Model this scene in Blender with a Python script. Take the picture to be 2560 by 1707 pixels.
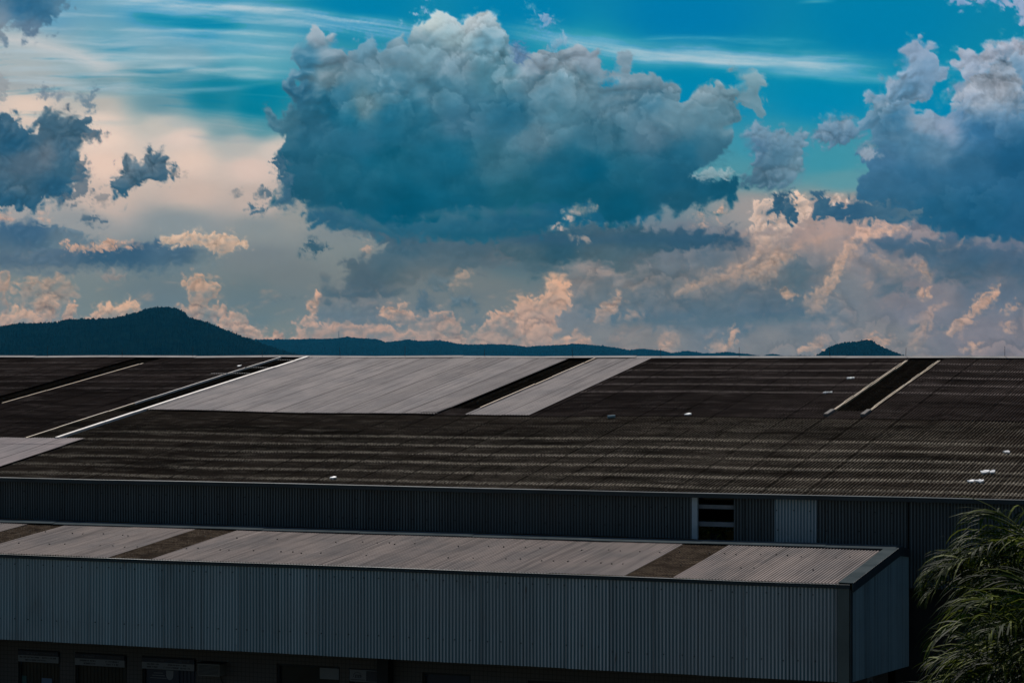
import bpy, math, random
import numpy as np
from mathutils import Vector, noise as mnoise
R = math.radians
SC = bpy.context.scene
for o in list(bpy.data.objects): bpy.data.objects.remove(o)
# ------------------------------------------------------------------ camera, light, exposure
EYE = 10.5
YAW = 21.55
cd = bpy.data.cameras.new('camera'); cam = bpy.data.objects.new('camera', cd); SC.collection.objects.link(cam)
cam.location = (0, 0, EYE); cam.rotation_euler = (R(90), 0, R(YAW))
cd.sensor_width = 36; cd.lens = 84.375; cd.shift_y = .01074; cd.clip_start = .5; cd.clip_end = 90000
SC.camera = cam
SUN_EL, SUN_AZ = 42.0, -30.0            # azimuth from +Y towards +X
wd = bpy.data.worlds.new('World'); SC.world = wd; wd.use_nodes = True
nt = wd.node_tree; bg = nt.nodes['Background']
sk = nt.nodes.new('ShaderNodeTexSky'); sk.sky_type = 'NISHITA'; sk.sun_disc = False
sk.sun_elevation = R(SUN_EL); sk.sun_rotation = R(SUN_AZ); sk.altitude = 200; sk.air_density = 1.2; sk.dust_density = .6; sk.ozone_density = 3.0
nt.links.new(sk.outputs[0], bg.inputs[0]); bg.inputs[1].default_value = .05
sd_ = bpy.data.lights.new('sun', 'SUN'); sd_.energy = 4.9; sd_.angle = R(.5); sd_.color = (1.0, .93, .86)
sun = bpy.data.objects.new('sun', sd_); SC.collection.objects.link(sun)
sv = Vector((math.sin(R(SUN_AZ)) * math.cos(R(SUN_EL)), math.cos(R(SUN_AZ)) * math.cos(R(SUN_EL)), math.sin(R(SUN_EL))))
sun.rotation_euler = sv.to_track_quat('Z', 'Y').to_euler(); sun.location = (0, 0, 60)
SC.view_settings.view_transform = 'Standard'; SC.view_settings.look = 'None'; SC.view_settings.exposure = -.6; SC.view_settings.gamma = 1
SC.render.engine = 'CYCLES'
SC.cycles.max_bounces = 5; SC.cycles.volume_bounces = 0; SC.cycles.use_denoising = True
SC.cycles.sample_clamp_indirect = 4
# ------------------------------------------------------------------ helpers
class G:
    """node graph shorthand"""
    def __init__(s, name, rough=.7, metal=0.0, spec=.5):
        s.m = bpy.data.materials.new(name); s.m.use_nodes = True; s.t = s.m.node_tree
        s.b = s.t.nodes['Principled BSDF']; s.b.inputs['Roughness'].default_value = rough; s.b.inputs['Metallic'].default_value = metal
        s.b.inputs['Specular IOR Level'].default_value = spec
        s.pos = s.t.nodes.new('ShaderNodeNewGeometry').outputs['Position']
        sp = s.t.nodes.new('ShaderNodeSeparateXYZ'); s.t.links.new(s.pos, sp.inputs[0]); s.x, s.y, s.z = sp.outputs
    def put(s, sock, v):
        if isinstance(v, bpy.types.NodeSocket): s.t.links.new(v, sock)
        else: sock.default_value = v
    def f(s, op, a, b=0.0, c=None, clamp=False):
        n = s.t.nodes.new('ShaderNodeMath'); n.operation = op; n.use_clamp = clamp
        s.put(n.inputs[0], a); s.put(n.inputs[1], b)
        if c is not None: s.put(n.inputs[2], c)
        return n.outputs[0]
    def vec(s, x, y, z):
        n = s.t.nodes.new('ShaderNodeCombineXYZ')
        for i, v in enumerate((x, y, z)): s.put(n.inputs[i], v)
        return n.outputs[0]
    def noise(s, sx, sy, sz, detail=4, rough=.55, off=0.0):
        v = s.vec(s.f('MULTIPLY_ADD', s.x, sx, off), s.f('MULTIPLY_ADD', s.y, sy, off), s.f('MULTIPLY_ADD', s.z, sz, off))
        n = s.t.nodes.new('ShaderNodeTexNoise'); s.put(n.inputs['Vector'], v); n.inputs['Scale'].default_value = 1; n.inputs['Detail'].default_value = detail; n.inputs['Roughness'].default_value = rough
        return n.outputs['Fac']
    def ramp(s, v, a, b, smooth=True):
        n = s.t.nodes.new('ShaderNodeMapRange'); n.interpolation_type = 'SMOOTHSTEP' if smooth else 'LINEAR'; n.clamp = True
        s.put(n.inputs[0], v); s.put(n.inputs[1], a); s.put(n.inputs[2], b); n.inputs[3].default_value = 0; n.inputs[4].default_value = 1
        return n.outputs[0]
    def mix(s, fac, a, b, mode='MIX'):
        n = s.t.nodes.new('ShaderNodeMix'); n.data_type = 'RGBA'; n.blend_type = mode
        s.put(n.inputs['Factor'], fac)
        for k, v in ((6, a), (7, b)):
            if isinstance(v, tuple): v = (*v[:3], 1)
            s.put(n.inputs[k], v)
        return n.outputs[2]
    def cell(s, a, w, off=0.0):
        q = s.f('FLOOR', s.f('DIVIDE', s.f('SUBTRACT', a, off), w)); return q
    def rnd(s, *q):
        n = s.t.nodes.new('ShaderNodeTexWhiteNoise'); n.noise_dimensions = '3D'
        s.put(n.inputs['Vector'], s.vec(q[0], q[1] if len(q) > 1 else 3.3, 1.7)); return n.outputs['Value']
    def line(s, a, w, off, half):
        # 1 on thin lines spaced w apart
        d = s.f('ABSOLUTE', s.f('SUBTRACT', s.f('FRACT', s.f('ADD', s.f('DIVIDE', s.f('SUBTRACT', a, off), w), .5)), .5))
        return s.f('SUBTRACT', 1.0, s.ramp(d, half / w * .5, half / w * 1.5))
    def done(s, col, rough=None, bump=None, bstr=.3, bdist=.01):
        s.put(s.b.inputs['Base Color'], (*col[:3], 1) if isinstance(col, tuple) else col)
        if rough is not None: s.put(s.b.inputs['Roughness'], rough)
        if bump is not None:
            n = s.t.nodes.new('ShaderNodeBump'); n.inputs['Strength'].default_value = bstr; n.inputs['Distance'].default_value = bdist
            s.put(n.inputs['Height'], bump); s.t.links.new(n.outputs[0], s.b.inputs['Normal'])
        return s.m
class MB:
    """mesh builder in world coordinates"""
    def __init__(s): s.v = []; s.q = []
    def add(s, vs, fs):
        n = len(s.v); s.v += [tuple(p) for p in vs]; s.q += [tuple(i + n for i in f) for f in fs]; return s
    def box(s, x0, x1, y0, y1, z0, z1):
        return s.add([(x0, y0, z0), (x1, y0, z0), (x1, y1, z0), (x0, y1, z0), (x0, y0, z1), (x1, y0, z1), (x1, y1, z1), (x0, y1, z1)],
                     [(0, 3, 2, 1), (4, 5, 6, 7), (0, 1, 5, 4), (1, 2, 6, 5), (2, 3, 7, 6), (3, 0, 4, 7)])
    def prism(s, prof, axis, a, b):
        # closed profile of 2D points extruded along an axis: 'x' profile (y,z); 'y' profile (x,z)
        n = len(prof); P = (lambda t, p: (t, p[0], p[1])) if axis == 'x' else (lambda t, p: (p[0], t, p[1]))
        vs = [P(a, p) for p in prof] + [P(b, p) for p in prof]
        fs = [(i, (i + 1) % n, n + (i + 1) % n, n + i) for i in range(n)] + [tuple(range(n))[::-1], tuple(range(n, 2 * n))]
        return s.add(vs, fs)
    def tube(s, pts, rad, k=8, cap=True):
        pts = [Vector(p) for p in pts]; rad = rad if isinstance(rad, (list, tuple)) else [rad] * len(pts)
        vs = []
        for i, p in enumerate(pts):
            d = (pts[min(i + 1, len(pts) - 1)] - pts[max(i - 1, 0)]).normalized()
            a = d.cross(Vector((0, 0, 1)) if abs(d.z) < .9 else Vector((1, 0, 0))).normalized(); b = d.cross(a)
            vs += [p + (a * math.cos(t) + b * math.sin(t)) * rad[i] for t in [2 * math.pi * j / k for j in range(k)]]
        fs = [(i * k + j, i * k + (j + 1) % k, (i + 1) * k + (j + 1) % k, (i + 1) * k + j) for i in range(len(pts) - 1) for j in range(k)]
        if cap: fs += [tuple(range(k))[::-1], tuple(range((len(pts) - 1) * k, len(pts) * k))]
        return s.add(vs, fs)
    def build(s, name, mat, parent=None, smooth=False, label=None):
        me = bpy.data.meshes.new(name)
        base = parent_origin(parent)
        v = np.array(s.v, float) - base if len(s.v) else np.zeros((0, 3))
        me.from_pydata(v.tolist(), [], s.q); me.materials.append(mat)
        if smooth: me.polygons.foreach_set('use_smooth', [True] * len(me.polygons))
        o = bpy.data.objects.new(name, me); SC.collection.objects.link(o)
        if parent: o.parent = parent
        if label: o['label'] = label
        return o
def parent_origin(p):
    b = np.zeros(3)
    while p is not None: b = b + np.array(p.location); p = p.parent
    return b
def thing(name, loc, label, cat, group=None, kind=None):
    o = bpy.data.objects.new(name, None); SC.collection.objects.link(o); o.location = loc; o.empty_display_size = .3
    return tag(o, label, cat, group, kind)
def tag(o, label=None, cat=None, group=None, kind=None):
    if label: o['label'] = label
    if cat: o['category'] = cat
    if group: o['group'] = group
    if kind: o['kind'] = kind
    return o
def grid_mesh(name, X, Y, Z, mat, parent=None, smooth=False, attr=None, label=None):
    h, w = X.shape
    me = bpy.data.meshes.new(name); base = parent_origin(parent)
    co = np.stack([X - base[0], Y - base[1], Z - base[2]], -1).reshape(-1).astype(np.float32)
    i = np.arange(h * w).reshape(h, w); q = np.stack([i[:-1, :-1], i[:-1, 1:], i[1:, 1:], i[1:, :-1]], -1).reshape(-1, 4)
    me.vertices.add(h * w); me.vertices.foreach_set('co', co)
    me.loops.add(q.size); me.loops.foreach_set('vertex_index', q.reshape(-1).astype(np.int32))
    me.polygons.add(len(q)); me.polygons.foreach_set('loop_start', np.arange(0, q.size, 4, dtype=np.int32))
    me.update(calc_edges=True); me.validate()
    me.polygons.foreach_set('use_smooth', np.full(len(q), smooth))
    for k, (typ, a) in (attr or {}).items():
        at = me.attributes.new(k, typ, 'POINT'); at.data.foreach_set('color' if typ == 'FLOAT_COLOR' else 'value', a.reshape(-1).astype(np.float32))
    me.materials.append(mat)
    o = bpy.data.objects.new(name, me); SC.collection.objects.link(o)
    if parent: o.parent = parent
    if label: o['label'] = label
    return o
CY, SY = math.cos(R(YAW)), math.sin(R(YAW))
# ------------------------------------------------------------------ sky painting (numpy)
# sky chart: u grows to the right, v grows downwards, 6000 units = 45 degrees of arc tangent
import numpy as np
def _h(ix, iy, s):
    n = (ix.astype(np.int64) * 374761393 + iy.astype(np.int64) * 668265263 + s * 1442695041) & 0xffffffff
    n = ((n ^ (n >> 13)) * 1274126177) & 0xffffffff
    n = ((n ^ (n >> 16)) * 2246822519) & 0xffffffff
    return (n ^ (n >> 15)).astype(np.float64) / 4294967296.0
def perlin(x, y, s):
    x0 = np.floor(x); y0 = np.floor(y); fx = x - x0; fy = y - y0
    ix = x0.astype(np.int64); iy = y0.astype(np.int64)
    def g(dx, dy):
        a = _h(ix + dx, iy + dy, s) * 6.2831853
        return np.cos(a) * (fx - dx) + np.sin(a) * (fy - dy)
    sx = fx * fx * fx * (fx * (fx * 6 - 15) + 10); sy = fy * fy * fy * (fy * (fy * 6 - 15) + 10)
    a = g(0, 0); b = g(1, 0); c = g(0, 1); d = g(1, 1)
    return ((a + (b - a) * sx) * (1 - sy) + (c + (d - c) * sx) * sy) * 1.5
def fbm(x, y, s, n=4, gain=.5):
    t = 0; a = 1.0; f = 1.0; w = 0
    for i in range(n):
        t = t + a * perlin(x * f + 13.1 * i, y * f - 7.7 * i, s + i); w += a; a *= gain; f *= 2.03
    return t / w
def sstep(a, b, x):
    t = np.clip((x - a) / (b - a), 0, 1); return t * t * (3 - 2 * t)
def lin(c):
    c = np.asarray(c, float) / 255.0
    return np.where(c <= .04045, c / 12.92, ((c + .055) / 1.055) ** 2.4)
def chart_colour(U, V, pts, p=3.0, ysc=1.6):
    num = 0; den = 0
    for q in pts:
        d2 = (U - q[0]) ** 2 + ((V - q[1]) * ysc) ** 2 + 900.0
        w = d2 ** (-p / 2)
        num = num + w[..., None] * np.array(q[2:5], float); den = den + w
    return num / den[..., None]
def sdf(poly, U, V):
    step = 8.0
    p = np.array(poly, float)
    u0, u1, v0, v1 = U.min() - 60, U.max() + 60, V.min() - 60, V.max() + 60
    gu = np.arange(u0, u1 + step, step); gv = np.arange(v0, v1 + step, step)
    GU, GV = np.meshgrid(gu, gv)
    best = np.full(GU.shape, 1e9); ins = np.zeros(GU.shape, bool)
    for i in range(len(p)):
        a = p[i]; b = p[(i + 1) % len(p)]; e = b - a
        wx = GU - a[0]; wy = GV - a[1]
        t = np.clip((wx * e[0] + wy * e[1]) / max(e @ e, 1e-6), 0, 1)
        best = np.minimum(best, (wx - e[0] * t) ** 2 + (wy - e[1] * t) ** 2)
        c = (a[1] > GV) != (b[1] > GV)
        with np.errstate(divide='ignore', invalid='ignore'):
            xi = (b[0] - a[0]) * (GV - a[1]) / (b[1] - a[1] + 1e-12) + a[0]
        ins ^= c & (GU < xi)
    D = np.sqrt(best) * np.where(ins, 1, -1)
    def samp(uu, vv):
        x = np.clip((uu - u0) / step, 0, len(gu) - 1.001); y = np.clip((vv - v0) / step, 0, len(gv) - 1.001)
        i = x.astype(int); j = y.astype(int); fx = x - i; fy = y - j
        return (D[j, i] * (1 - fx) + D[j, i + 1] * fx) * (1 - fy) + (D[j + 1, i] * (1 - fx) + D[j + 1, i + 1] * fx) * fy
    return samp
def blur(a, r):
    n = int(r * 2.5) + 1
    k = np.exp(-.5 * (np.arange(-n, n + 1) / r) ** 2); k /= k.sum()
    for ax in (0, 1):
        p = np.pad(a, [(n, n) if i == ax else (0, 0) for i in (0, 1)], mode='edge'); o = 0
        for i, w in enumerate(k):
            o = o + w * (p[i:i + a.shape[0]] if ax == 0 else p[:, i:i + a.shape[1]])
        a = o
    return a
class Sky:
    def __init__(s, us, vs):
        s.us, s.vs = us, vs
        s.U, s.V = np.meshgrid(us, vs); s.C = np.zeros(s.U.shape + (3,))
    def box(s, poly, m):
        p = np.array(poly, float)
        i0 = np.searchsorted(s.us, p[:, 0].min() - m); i1 = np.searchsorted(s.us, p[:, 0].max() + m)
        j0 = np.searchsorted(s.vs, p[:, 1].min() - m); j1 = np.searchsorted(s.vs, p[:, 1].max() + m)
        return slice(j0, max(j1, j0 + 2)), slice(i0, max(i1, i0 + 2))
    def cloud(s, poly, cols, seed, puff=1.0, big=60, warp=18, soft=4, relief=.5, lit=(225, 228, 235), rim=0.0, rimw=26,
              op=1.0, wisp=0.0, depth=110, amp=.42, fade=None, sharp=1.0, light=(-.35, -.85, .45), down=None, litv=None, lobes=None, thin=0.0):
        b = s.box(poly, 60 + big)
        U = s.U[b]; V = s.V[b]
        if U.size < 9: return
        ws = big * 1.7
        wu = warp * fbm(U / ws, V / ws, seed + 50, 4); wv = warp * fbm(U / ws + 31, V / ws + 9, seed + 60, 4)
        sd = sdf(poly, U, V)(U + wu, V + wv)
        h = 0; hs = 0; sc = big; g = 1.0; Uw = U + wu * 1.4; Vw = V + wv * 1.4
        for i in range(6):
            if sc < 4: break
            p = perlin(Uw / sc + i * 5.3, Vw / (sc * .9) - i * 3.1, seed + i)
            n = np.sqrt(p * p + .006) * 2.0 - .62
            h = h + amp * g * sc * n
            if sc > 9: hs = hs + amp * g * sc * n
            # small billows ride on the swollen faces of the large ones
            Uw = Uw + sc * .22 * perlin(U / sc + 77, V / sc, seed + 20 + i); Vw = Vw + sc * .22 * perlin(U / sc, V / sc + 55, seed + 30 + i)
            sc *= .5; g *= .82
        if wisp: h = h + wisp * fbm(U / 34, V / 20, seed + 80, 5, .65) * 2
        d = sd + h * puff
        so = soft * (1.0 + 4.2 * sstep(.0, .6, fbm(U / 110, V / 80, seed + 70, 3)))
        d = d + (1.6 + .35 * so) * fbm(U / 13, V / 11, seed + 72, 4, .65)
        al = sstep(-so, so, d)
        hz = fbm(U / 30 + wv / 40, V / 20, seed + 74, 5, .6)
        al = np.maximum(al, .70 * sstep(-14 - 22 * np.clip(hz, -.3, 1), 6, d) * sstep(-.12, .45, hz))
        if down:       # ragged and soft towards the base
            k = sstep(down[0], down[1], V); al2 = sstep(-down[2], down[2], d + down[3] * fbm(U / 70, V / 26, seed + 90, 5, .6)); al = al * (1 - k) + al2 * k
        dc = np.clip((sd + hs * puff) / depth, 0, 1)
        dome = np.sqrt(np.clip(1 - (1 - dc) ** 2, 0, 1)) * depth * .55
        H = blur(dome + hs * sharp, max(1.0, big * .035 / (s.us[1] - s.us[0]) * 1.6))
        dv = s.vs[1] - s.vs[0]; du = s.us[1] - s.us[0]
        gv, gu = np.gradient(H, dv, du)
        L = np.array(light)
        t = -(gu * L[0] + gv * L[1]) * 1.25
        e = .40 * np.tanh(t) + .46 * np.tanh(hs / (amp * big * .55) * .9) + .24 * fbm(U / 24 + wu / 30, V / 17, seed + 47, 4, .62)
        mist = .3 + .7 * sstep(-.35, .35, fbm(U / (big * 2.2), V / (big * 1.6), seed + 44, 3))
        e = e * mist
        qu = 26 * fbm(U / 95, V / 80, seed + 130, 5, .6) + 9 * np.abs(perlin(U / 34, V / 30, seed + 136)); qv = 26 * fbm(U / 95 + 40, V / 80, seed + 140, 5, .6)
        qs = min(1.0, big / 50.0)
        c = chart_colour(U + qu * qs, V + qv * qs, cols, 4.2, 1.25)
        deep = np.exp(-np.clip(d, 0, None) / depth)
        k = relief * (.3 + .75 * deep)
        if litv: k = k * (1 - .93 * sstep(litv[0], litv[1], V))
        lc = np.array(lit, float)
        c = c + (lc - c) * np.clip(e * k, 0, 1)[..., None]
        c = c * (1 + np.clip(e * k, -1, 0) * .5)[..., None]
        if lobes:
            n, r0, r1, st = lobes
            rng = np.random.RandomState(seed)
            pu, pv = U[0], V[:, 0]
            vmin, vmax = np.array(poly)[:, 1].min(), np.array(poly)[:, 1].max()
            cand = []
            for q in range(n * 8):
                x = rng.uniform(pu[0], pu[-1]); y = rng.uniform(vmin, vmin + (vmax - vmin) * .92)
                j = min(int((y - pv[0]) / dv), len(pv) - 1); i = min(int((x - pu[0]) / du), len(pu) - 1)
                if 0 <= j and sd[j, i] > r0 * .35:
                    cand.append((y, x, r0 + (r1 - r0) * rng.rand() ** 1.6))
                if len(cand) >= n: break
            cand.sort()
            for q, (y, x, r) in enumerate(cand):
                i0, i1 = np.searchsorted(pu, (x - r * 2, x + r * 2)); j0, j1 = np.searchsorted(pv, (y - r * 1.9, y + r * 1.9))
                if i1 - i0 < 3 or j1 - j0 < 3: continue
                w = (slice(j0, j1), slice(i0, i1)); X = U[w] + wu[w] * .8; Y = V[w] + wv[w] * .8
                ex = 1 + .9 * rng.rand(); tl = rng.uniform(-.35, .35)
                rad = np.sqrt(((X - x) / ex) ** 2 + ((Y - y) + tl * (X - x)) ** 2 + 1)
                dl = r - rad
                ss = r * .55
                for o in range(4):
                    if ss < 4: break
                    pp = perlin(X / ss + q * 3.7, Y / ss + o * 9, seed + 200 + o); dl = dl + ss * .3 * (np.sqrt(pp * pp + .004) * 2 - .6); ss *= .5
                sf = rng.uniform(2, 4.5) if rng.rand() < .4 else rng.uniform(.15, .4) * r
                dn = np.clip((Y - (y - r)) / (2 * r), 0, 1)
                fd = (1 - sstep(.35, .95, dn)) * (1 - sstep(r * 1.5, r * 1.95, np.abs(X - x)))
                aa = sstep(-sf, sf, dl) * fd
                yk = (1.0 if not litv else 1 - .85 * sstep(litv[0], litv[1], y)) * rng.uniform(.35, 1)
                sd_ = (1 - sstep(0, r * .45, -dl)) * (1 - sstep(-sf, sf, dl)) * (1 - dn) * .27 * st * yk
                cw = c[w] * (1 - sd_[..., None])
                li = np.exp(-np.clip(dl, 0, None) / (r * .5)) * (1 - .5 * np.clip((X - x) / r, -1, 1) * .5)
                br = cw + (lc - cw) * np.clip(.46 * st * yk * li, 0, 1)[..., None]
                c[w] = cw * (1 - aa[..., None]) + br * aa[..., None]
        if rim and litv: rim = (rim * (1 - .9 * sstep(litv[0], litv[1], V)))
        if np.any(rim): c = c + (lc - c) * (rim * np.exp(-np.clip(d, 0, None) / rimw))[..., None]
        c = c * (1 + .11 * qs * fbm(U / 120, V / 75, seed + 33, 5, .6) + .012 * fbm(U / 12, V / 10, seed + 37, 3, .6))[..., None]
        al = al * op
        if thin:
            al = al * (1 - thin * sstep(-.25, .35, fbm(U / 38 + .01 * V, V / 26, seed + 95, 4)) * sstep(0, depth * .5, d))
        if fade is not None:
            for (ax, x0, x1) in fade:
                X = U if ax == 'u' else V
                al = al * sstep(x0, x1, X) if x0 < x1 else al * (1 - sstep(x1, x0, X))
        s.C[b] = s.C[b] * (1 - al[..., None]) + c * al[..., None]
    def veil(s, box, seed, col, op, su, sv, th=(.0, .5), tilt=0.0, edge=(60, 30), n=5):
        (u0, v0, u1, v1) = box
        b = s.box([(u0, v0), (u1, v1)], 0); U = s.U[b]; V = s.V[b]
        if U.size < 9: return
        Vt = V + tilt * (U - u0)
        Vt = Vt + 14 * fbm(U / 260, V / 90, seed + 5, 3)
        t = fbm(U / su, Vt / sv, seed, n, .55)
        al = sstep(th[0], th[1], t) * op * sstep(u0, u0 + edge[0], U) * (1 - sstep(u1 - edge[0], u1, U)) * sstep(v0, v0 + edge[1], V) * (1 - sstep(v1 - edge[1], v1, V))
        s.C[b] = s.C[b] * (1 - al[..., None]) + np.array(col, float) * al[..., None]
    def streak(s, pts, w, col, op, seed, ragged=.5):
        # a long soft streak along a polyline of (u, v)
        p = np.array(pts, float)
        b = s.box(pts, w * 3); U = s.U[b]; V = s.V[b]
        if U.size < 9: return
        vc = np.interp(U, p[:, 0], p[:, 1])
        x = (V - vc + w * .6 * fbm(U / 140, V / 60, seed, 3)) / w
        al = np.exp(-x * x) * (1 - ragged + ragged * (.5 + 1.3 * fbm(U / 170, (V - vc) / 9, seed + 7, 5, .6)))
        m = max(60.0, (p[-1, 0] - p[0, 0]) * .22)
        al = np.clip(al, 0, 1) * op * sstep(p[0, 0], p[0, 0] + m, U) * (1 - sstep(p[-1, 0] - m, p[-1, 0], U))
        s.C[b] = s.C[b] * (1 - al[..., None]) + np.array(col, float) * al[..., None]

def paint_sky(us, vs):
    S = Sky(us, vs); U, V = S.U, S.V
    # ---- clear sky, cirrus glow and the dim air near the horizon
    base = [(-500, -300, 20, 110, 165), (700, -350, 5, 105, 170), (2000, -350, 0, 100, 170), (3100, -300, 0, 100, 170),
        (-300, 60, 120, 160, 180), (100, 30, 95, 155, 185), (420, 25, 60, 150, 190), (500, 60, 20, 135, 180), (900, 20, 0, 125, 178), (1300, 30, 0, 124, 180), (1700, 40, 0, 120, 180), (2200, 60, 0, 124, 178), (2900, 60, 0, 120, 176),
        (60, 110, 165, 180, 185), (300, 110, 110, 165, 185), (600, 110, 80, 160, 185), (1450, 150, 30, 145, 180), (1750, 220, 0, 132, 176), (2060, 240, 0, 134, 176), (2400, 250, 0, 132, 175), (2900, 250, 0, 130, 170),
        (40, 170, 170, 180, 182), (250, 165, 155, 178, 185), (450, 150, 120, 165, 182), (640, 170, 95, 165, 182),
        (-200, 190, 170, 172, 172), (60, 215, 160, 168, 170), (250, 215, 120, 155, 165), (400, 210, 85, 148, 165), (550, 225, 30, 128, 155), (660, 235, 0, 124, 155),
        (-200, 270, 230, 200, 180), (60, 262, 228, 203, 186), (250, 262, 185, 180, 172), (400, 262, 100, 145, 158), (520, 255, 15, 122, 148), (640, 275, 0, 122, 150),
        (250, 300, 232, 208, 192), (400, 305, 200, 192, 182), (560, 320, 120, 155, 162), (650, 315, 70, 140, 155),
        (-200, 340, 232, 202, 182), (250, 345, 238, 210, 192), (450, 350, 228, 204, 190), (600, 360, 185, 182, 176), (700, 370, 215, 198, 186),
        (-200, 430, 225, 192, 172), (260, 420, 234, 203, 184), (480, 410, 228, 201, 184), (640, 420, 222, 196, 182), (850, 420, 190, 175, 165), (1300, 420, 90, 130, 150),
        (1950, 380, 50, 145, 170), (2080, 400, 62, 146, 164), (2110, 450, 92, 150, 160), (1900, 430, 80, 145, 158),
        (-200, 520, 185, 168, 160), (260, 500, 205, 182, 168), (480, 480, 205, 182, 168), (640, 500, 196, 176, 164), (760, 540, 150, 150, 145),
        (200, 560, 150, 152, 152), (450, 560, 138, 146, 148), (650, 570, 138, 144, 144), (850, 600, 128, 136, 138),
        (100, 650, 120, 130, 138), (400, 640, 112, 128, 138), (640, 650, 120, 128, 134), (700, 700, 116, 124, 130), (1300, 640, 90, 112, 124), (1100, 680, 112, 120, 126),
        (100, 730, 118, 130, 136), (400, 730, 108, 122, 132), (640, 740, 106, 120, 128), (640, 800, 112, 122, 124), (900, 780, 124, 124, 128), (1150, 730, 116, 122, 126),
        (300, 800, 124, 130, 128), (700, 830, 128, 130, 124), (1200, 800, 122, 124, 124), (1500, 760, 112, 118, 126), (1500, 860, 138, 130, 126),
        (1900, 520, 158, 150, 146), (2080, 520, 175, 152, 142), (2200, 600, 128, 126, 136), (1950, 620, 150, 138, 136), (1750, 640, 100, 112, 126), (2060, 680, 112, 120, 132),
        (1750, 760, 108, 116, 128), (1850, 840, 126, 124, 128), (2100, 820, 130, 126, 130), (2300, 780, 136, 126, 130), (2500, 740, 118, 118, 132), (2500, 860, 134, 124, 132), (2750, 700, 100, 112, 132), (2900, 850, 130, 122, 130),
        (-200, 700, 125, 130, 136), (-300, 850, 140, 132, 128), (0, 930, 140, 130, 125), (1300, 930, 142, 130, 124), (2600, 930, 132, 122, 128)]
    bu = 30 * fbm(U / 300, V / 120, 801, 4); bv = 16 * fbm(U / 300, V / 90, 805, 4)
    S.C[:] = chart_colour(U + bu, V + bv, base, 3.6, 1.9)
    # ---- cirrus
    W = (168, 190, 200)
    S.veil((-600, -60, 860, 270), 11, (176, 196, 206), .62, 420, 22, (-.12, .55), -.02, (260, 60))
    S.veil((-200, 60, 760, 330), 12, (0, 118, 158), .45, 380, 26, (.02, .5), .03, (240, 70))
    S.streak([(150, 2), (420, 8), (560, 20), (760, 34), (960, 62), (1140, 95)], 14, (190, 205, 214), .85, 21, .6)
    S.streak([(240, 18), (560, 40), (760, 56), (900, 78), (1100, 110)], 12, (160, 192, 208), .7, 22, .7)
    S.streak([(300, 42), (480, 56), (640, 72)], 16, (0, 128, 176), .7, 23, .35)
    S.streak([(380, 78), (600, 84), (800, 96)], 9, (185, 205, 212), .6, 24, .6)
    S.streak([(200, 105), (420, 96), (640, 118), (800, 130)], 16, (160, 190, 205), .6, 25, .6)
    S.streak([(-60, 95), (80, 105), (160, 130), (240, 160), (330, 180)], 20, (205, 203, 202), .75, 26, .35)
    S.streak([(200, 150), (420, 146), (640, 142), (760, 150)], 9, (170, 198, 206), .6, 27, .6)
    S.streak([(330, 172), (460, 168), (600, 190), (720, 196)], 9, (180, 200, 206), .55, 28, .6)
    S.streak([(250, 235), (420, 232), (560, 222), (720, 205)], 6, (120, 170, 184), .6, 29, .4)
    S.streak([(380, 214), (520, 208), (640, 215), (720, 230)], 9, (0, 124, 160), .55, 30, .4)
    S.streak([(420, 275), (560, 290), (700, 300)], 10, (140, 168, 176), .45, 32, .7)
    S.streak([(360, 300), (560, 312), (700, 330)], 12, (168, 178, 180), .5, 33, .7)
    S.streak([(450, 335), (580, 352), (700, 348)], 7, (150, 165, 170), .5, 34, .6)
    S.streak([(1180, 60), (1400, 100), (1560, 128), (1750, 140), (1960, 155), (2150, 160), (2290, 172)], 24, (150, 188, 204), .9, 35, .55)
    S.streak([(1450, 120), (1620, 142), (1800, 152), (2000, 162), (2200, 180)], 15, (186, 204, 212), .85, 36, .45)
    S.streak([(1300, 92), (1560, 104), (1760, 96), (2100, 112)], 10, (90, 168, 200), .6, 37, .7)
    S.streak([(1880, 176), (2050, 190), (2180, 200), (2300, 200)], 12, (120, 178, 198), .7, 38, .4)
    S.streak([(1980, 8), (2040, 4), (2100, 2)], 4, (110, 180, 205), .7, 39, .5)
    S.streak([(2330, 165), (2400, 170), (2470, 180)], 24, (60, 150, 185), .7, 40, .4)
    # ---- far warm cumulus along the horizon
    P = (236, 186, 156)
    def warm(poly, seed, c0=(205, 165, 145), c1=(150, 138, 134), **k):
        c0 = tuple(np.array(c0) * .95 + np.array((235, 170, 130)) * .07); c1 = tuple(np.array(c1) * .45 + np.array((112, 116, 122)) * .55)
        p = np.array(poly, float); a, bt = p[:, 1].min(), p[:, 1].max(); um = p[:, 0].mean()
        cols = [(um, a - 5) + c0, (um, (a + bt) / 2) + tuple((np.array(c0) * .5 + np.array(c1) * .5)), (um, bt + 5) + c1]
        if 'op' in k: k = dict(k, op=min(1, k['op'] + .15))
        kw = dict(big=26, warp=9, soft=4, relief=.85, lit=P, rim=.35, rimw=8, depth=30, lobes=(16, 8, 26, .95), thin=.7, amp=.45, light=(-.55, -.6, .5)); kw.update(k)
        S.cloud(poly, cols, seed, **kw)
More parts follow.
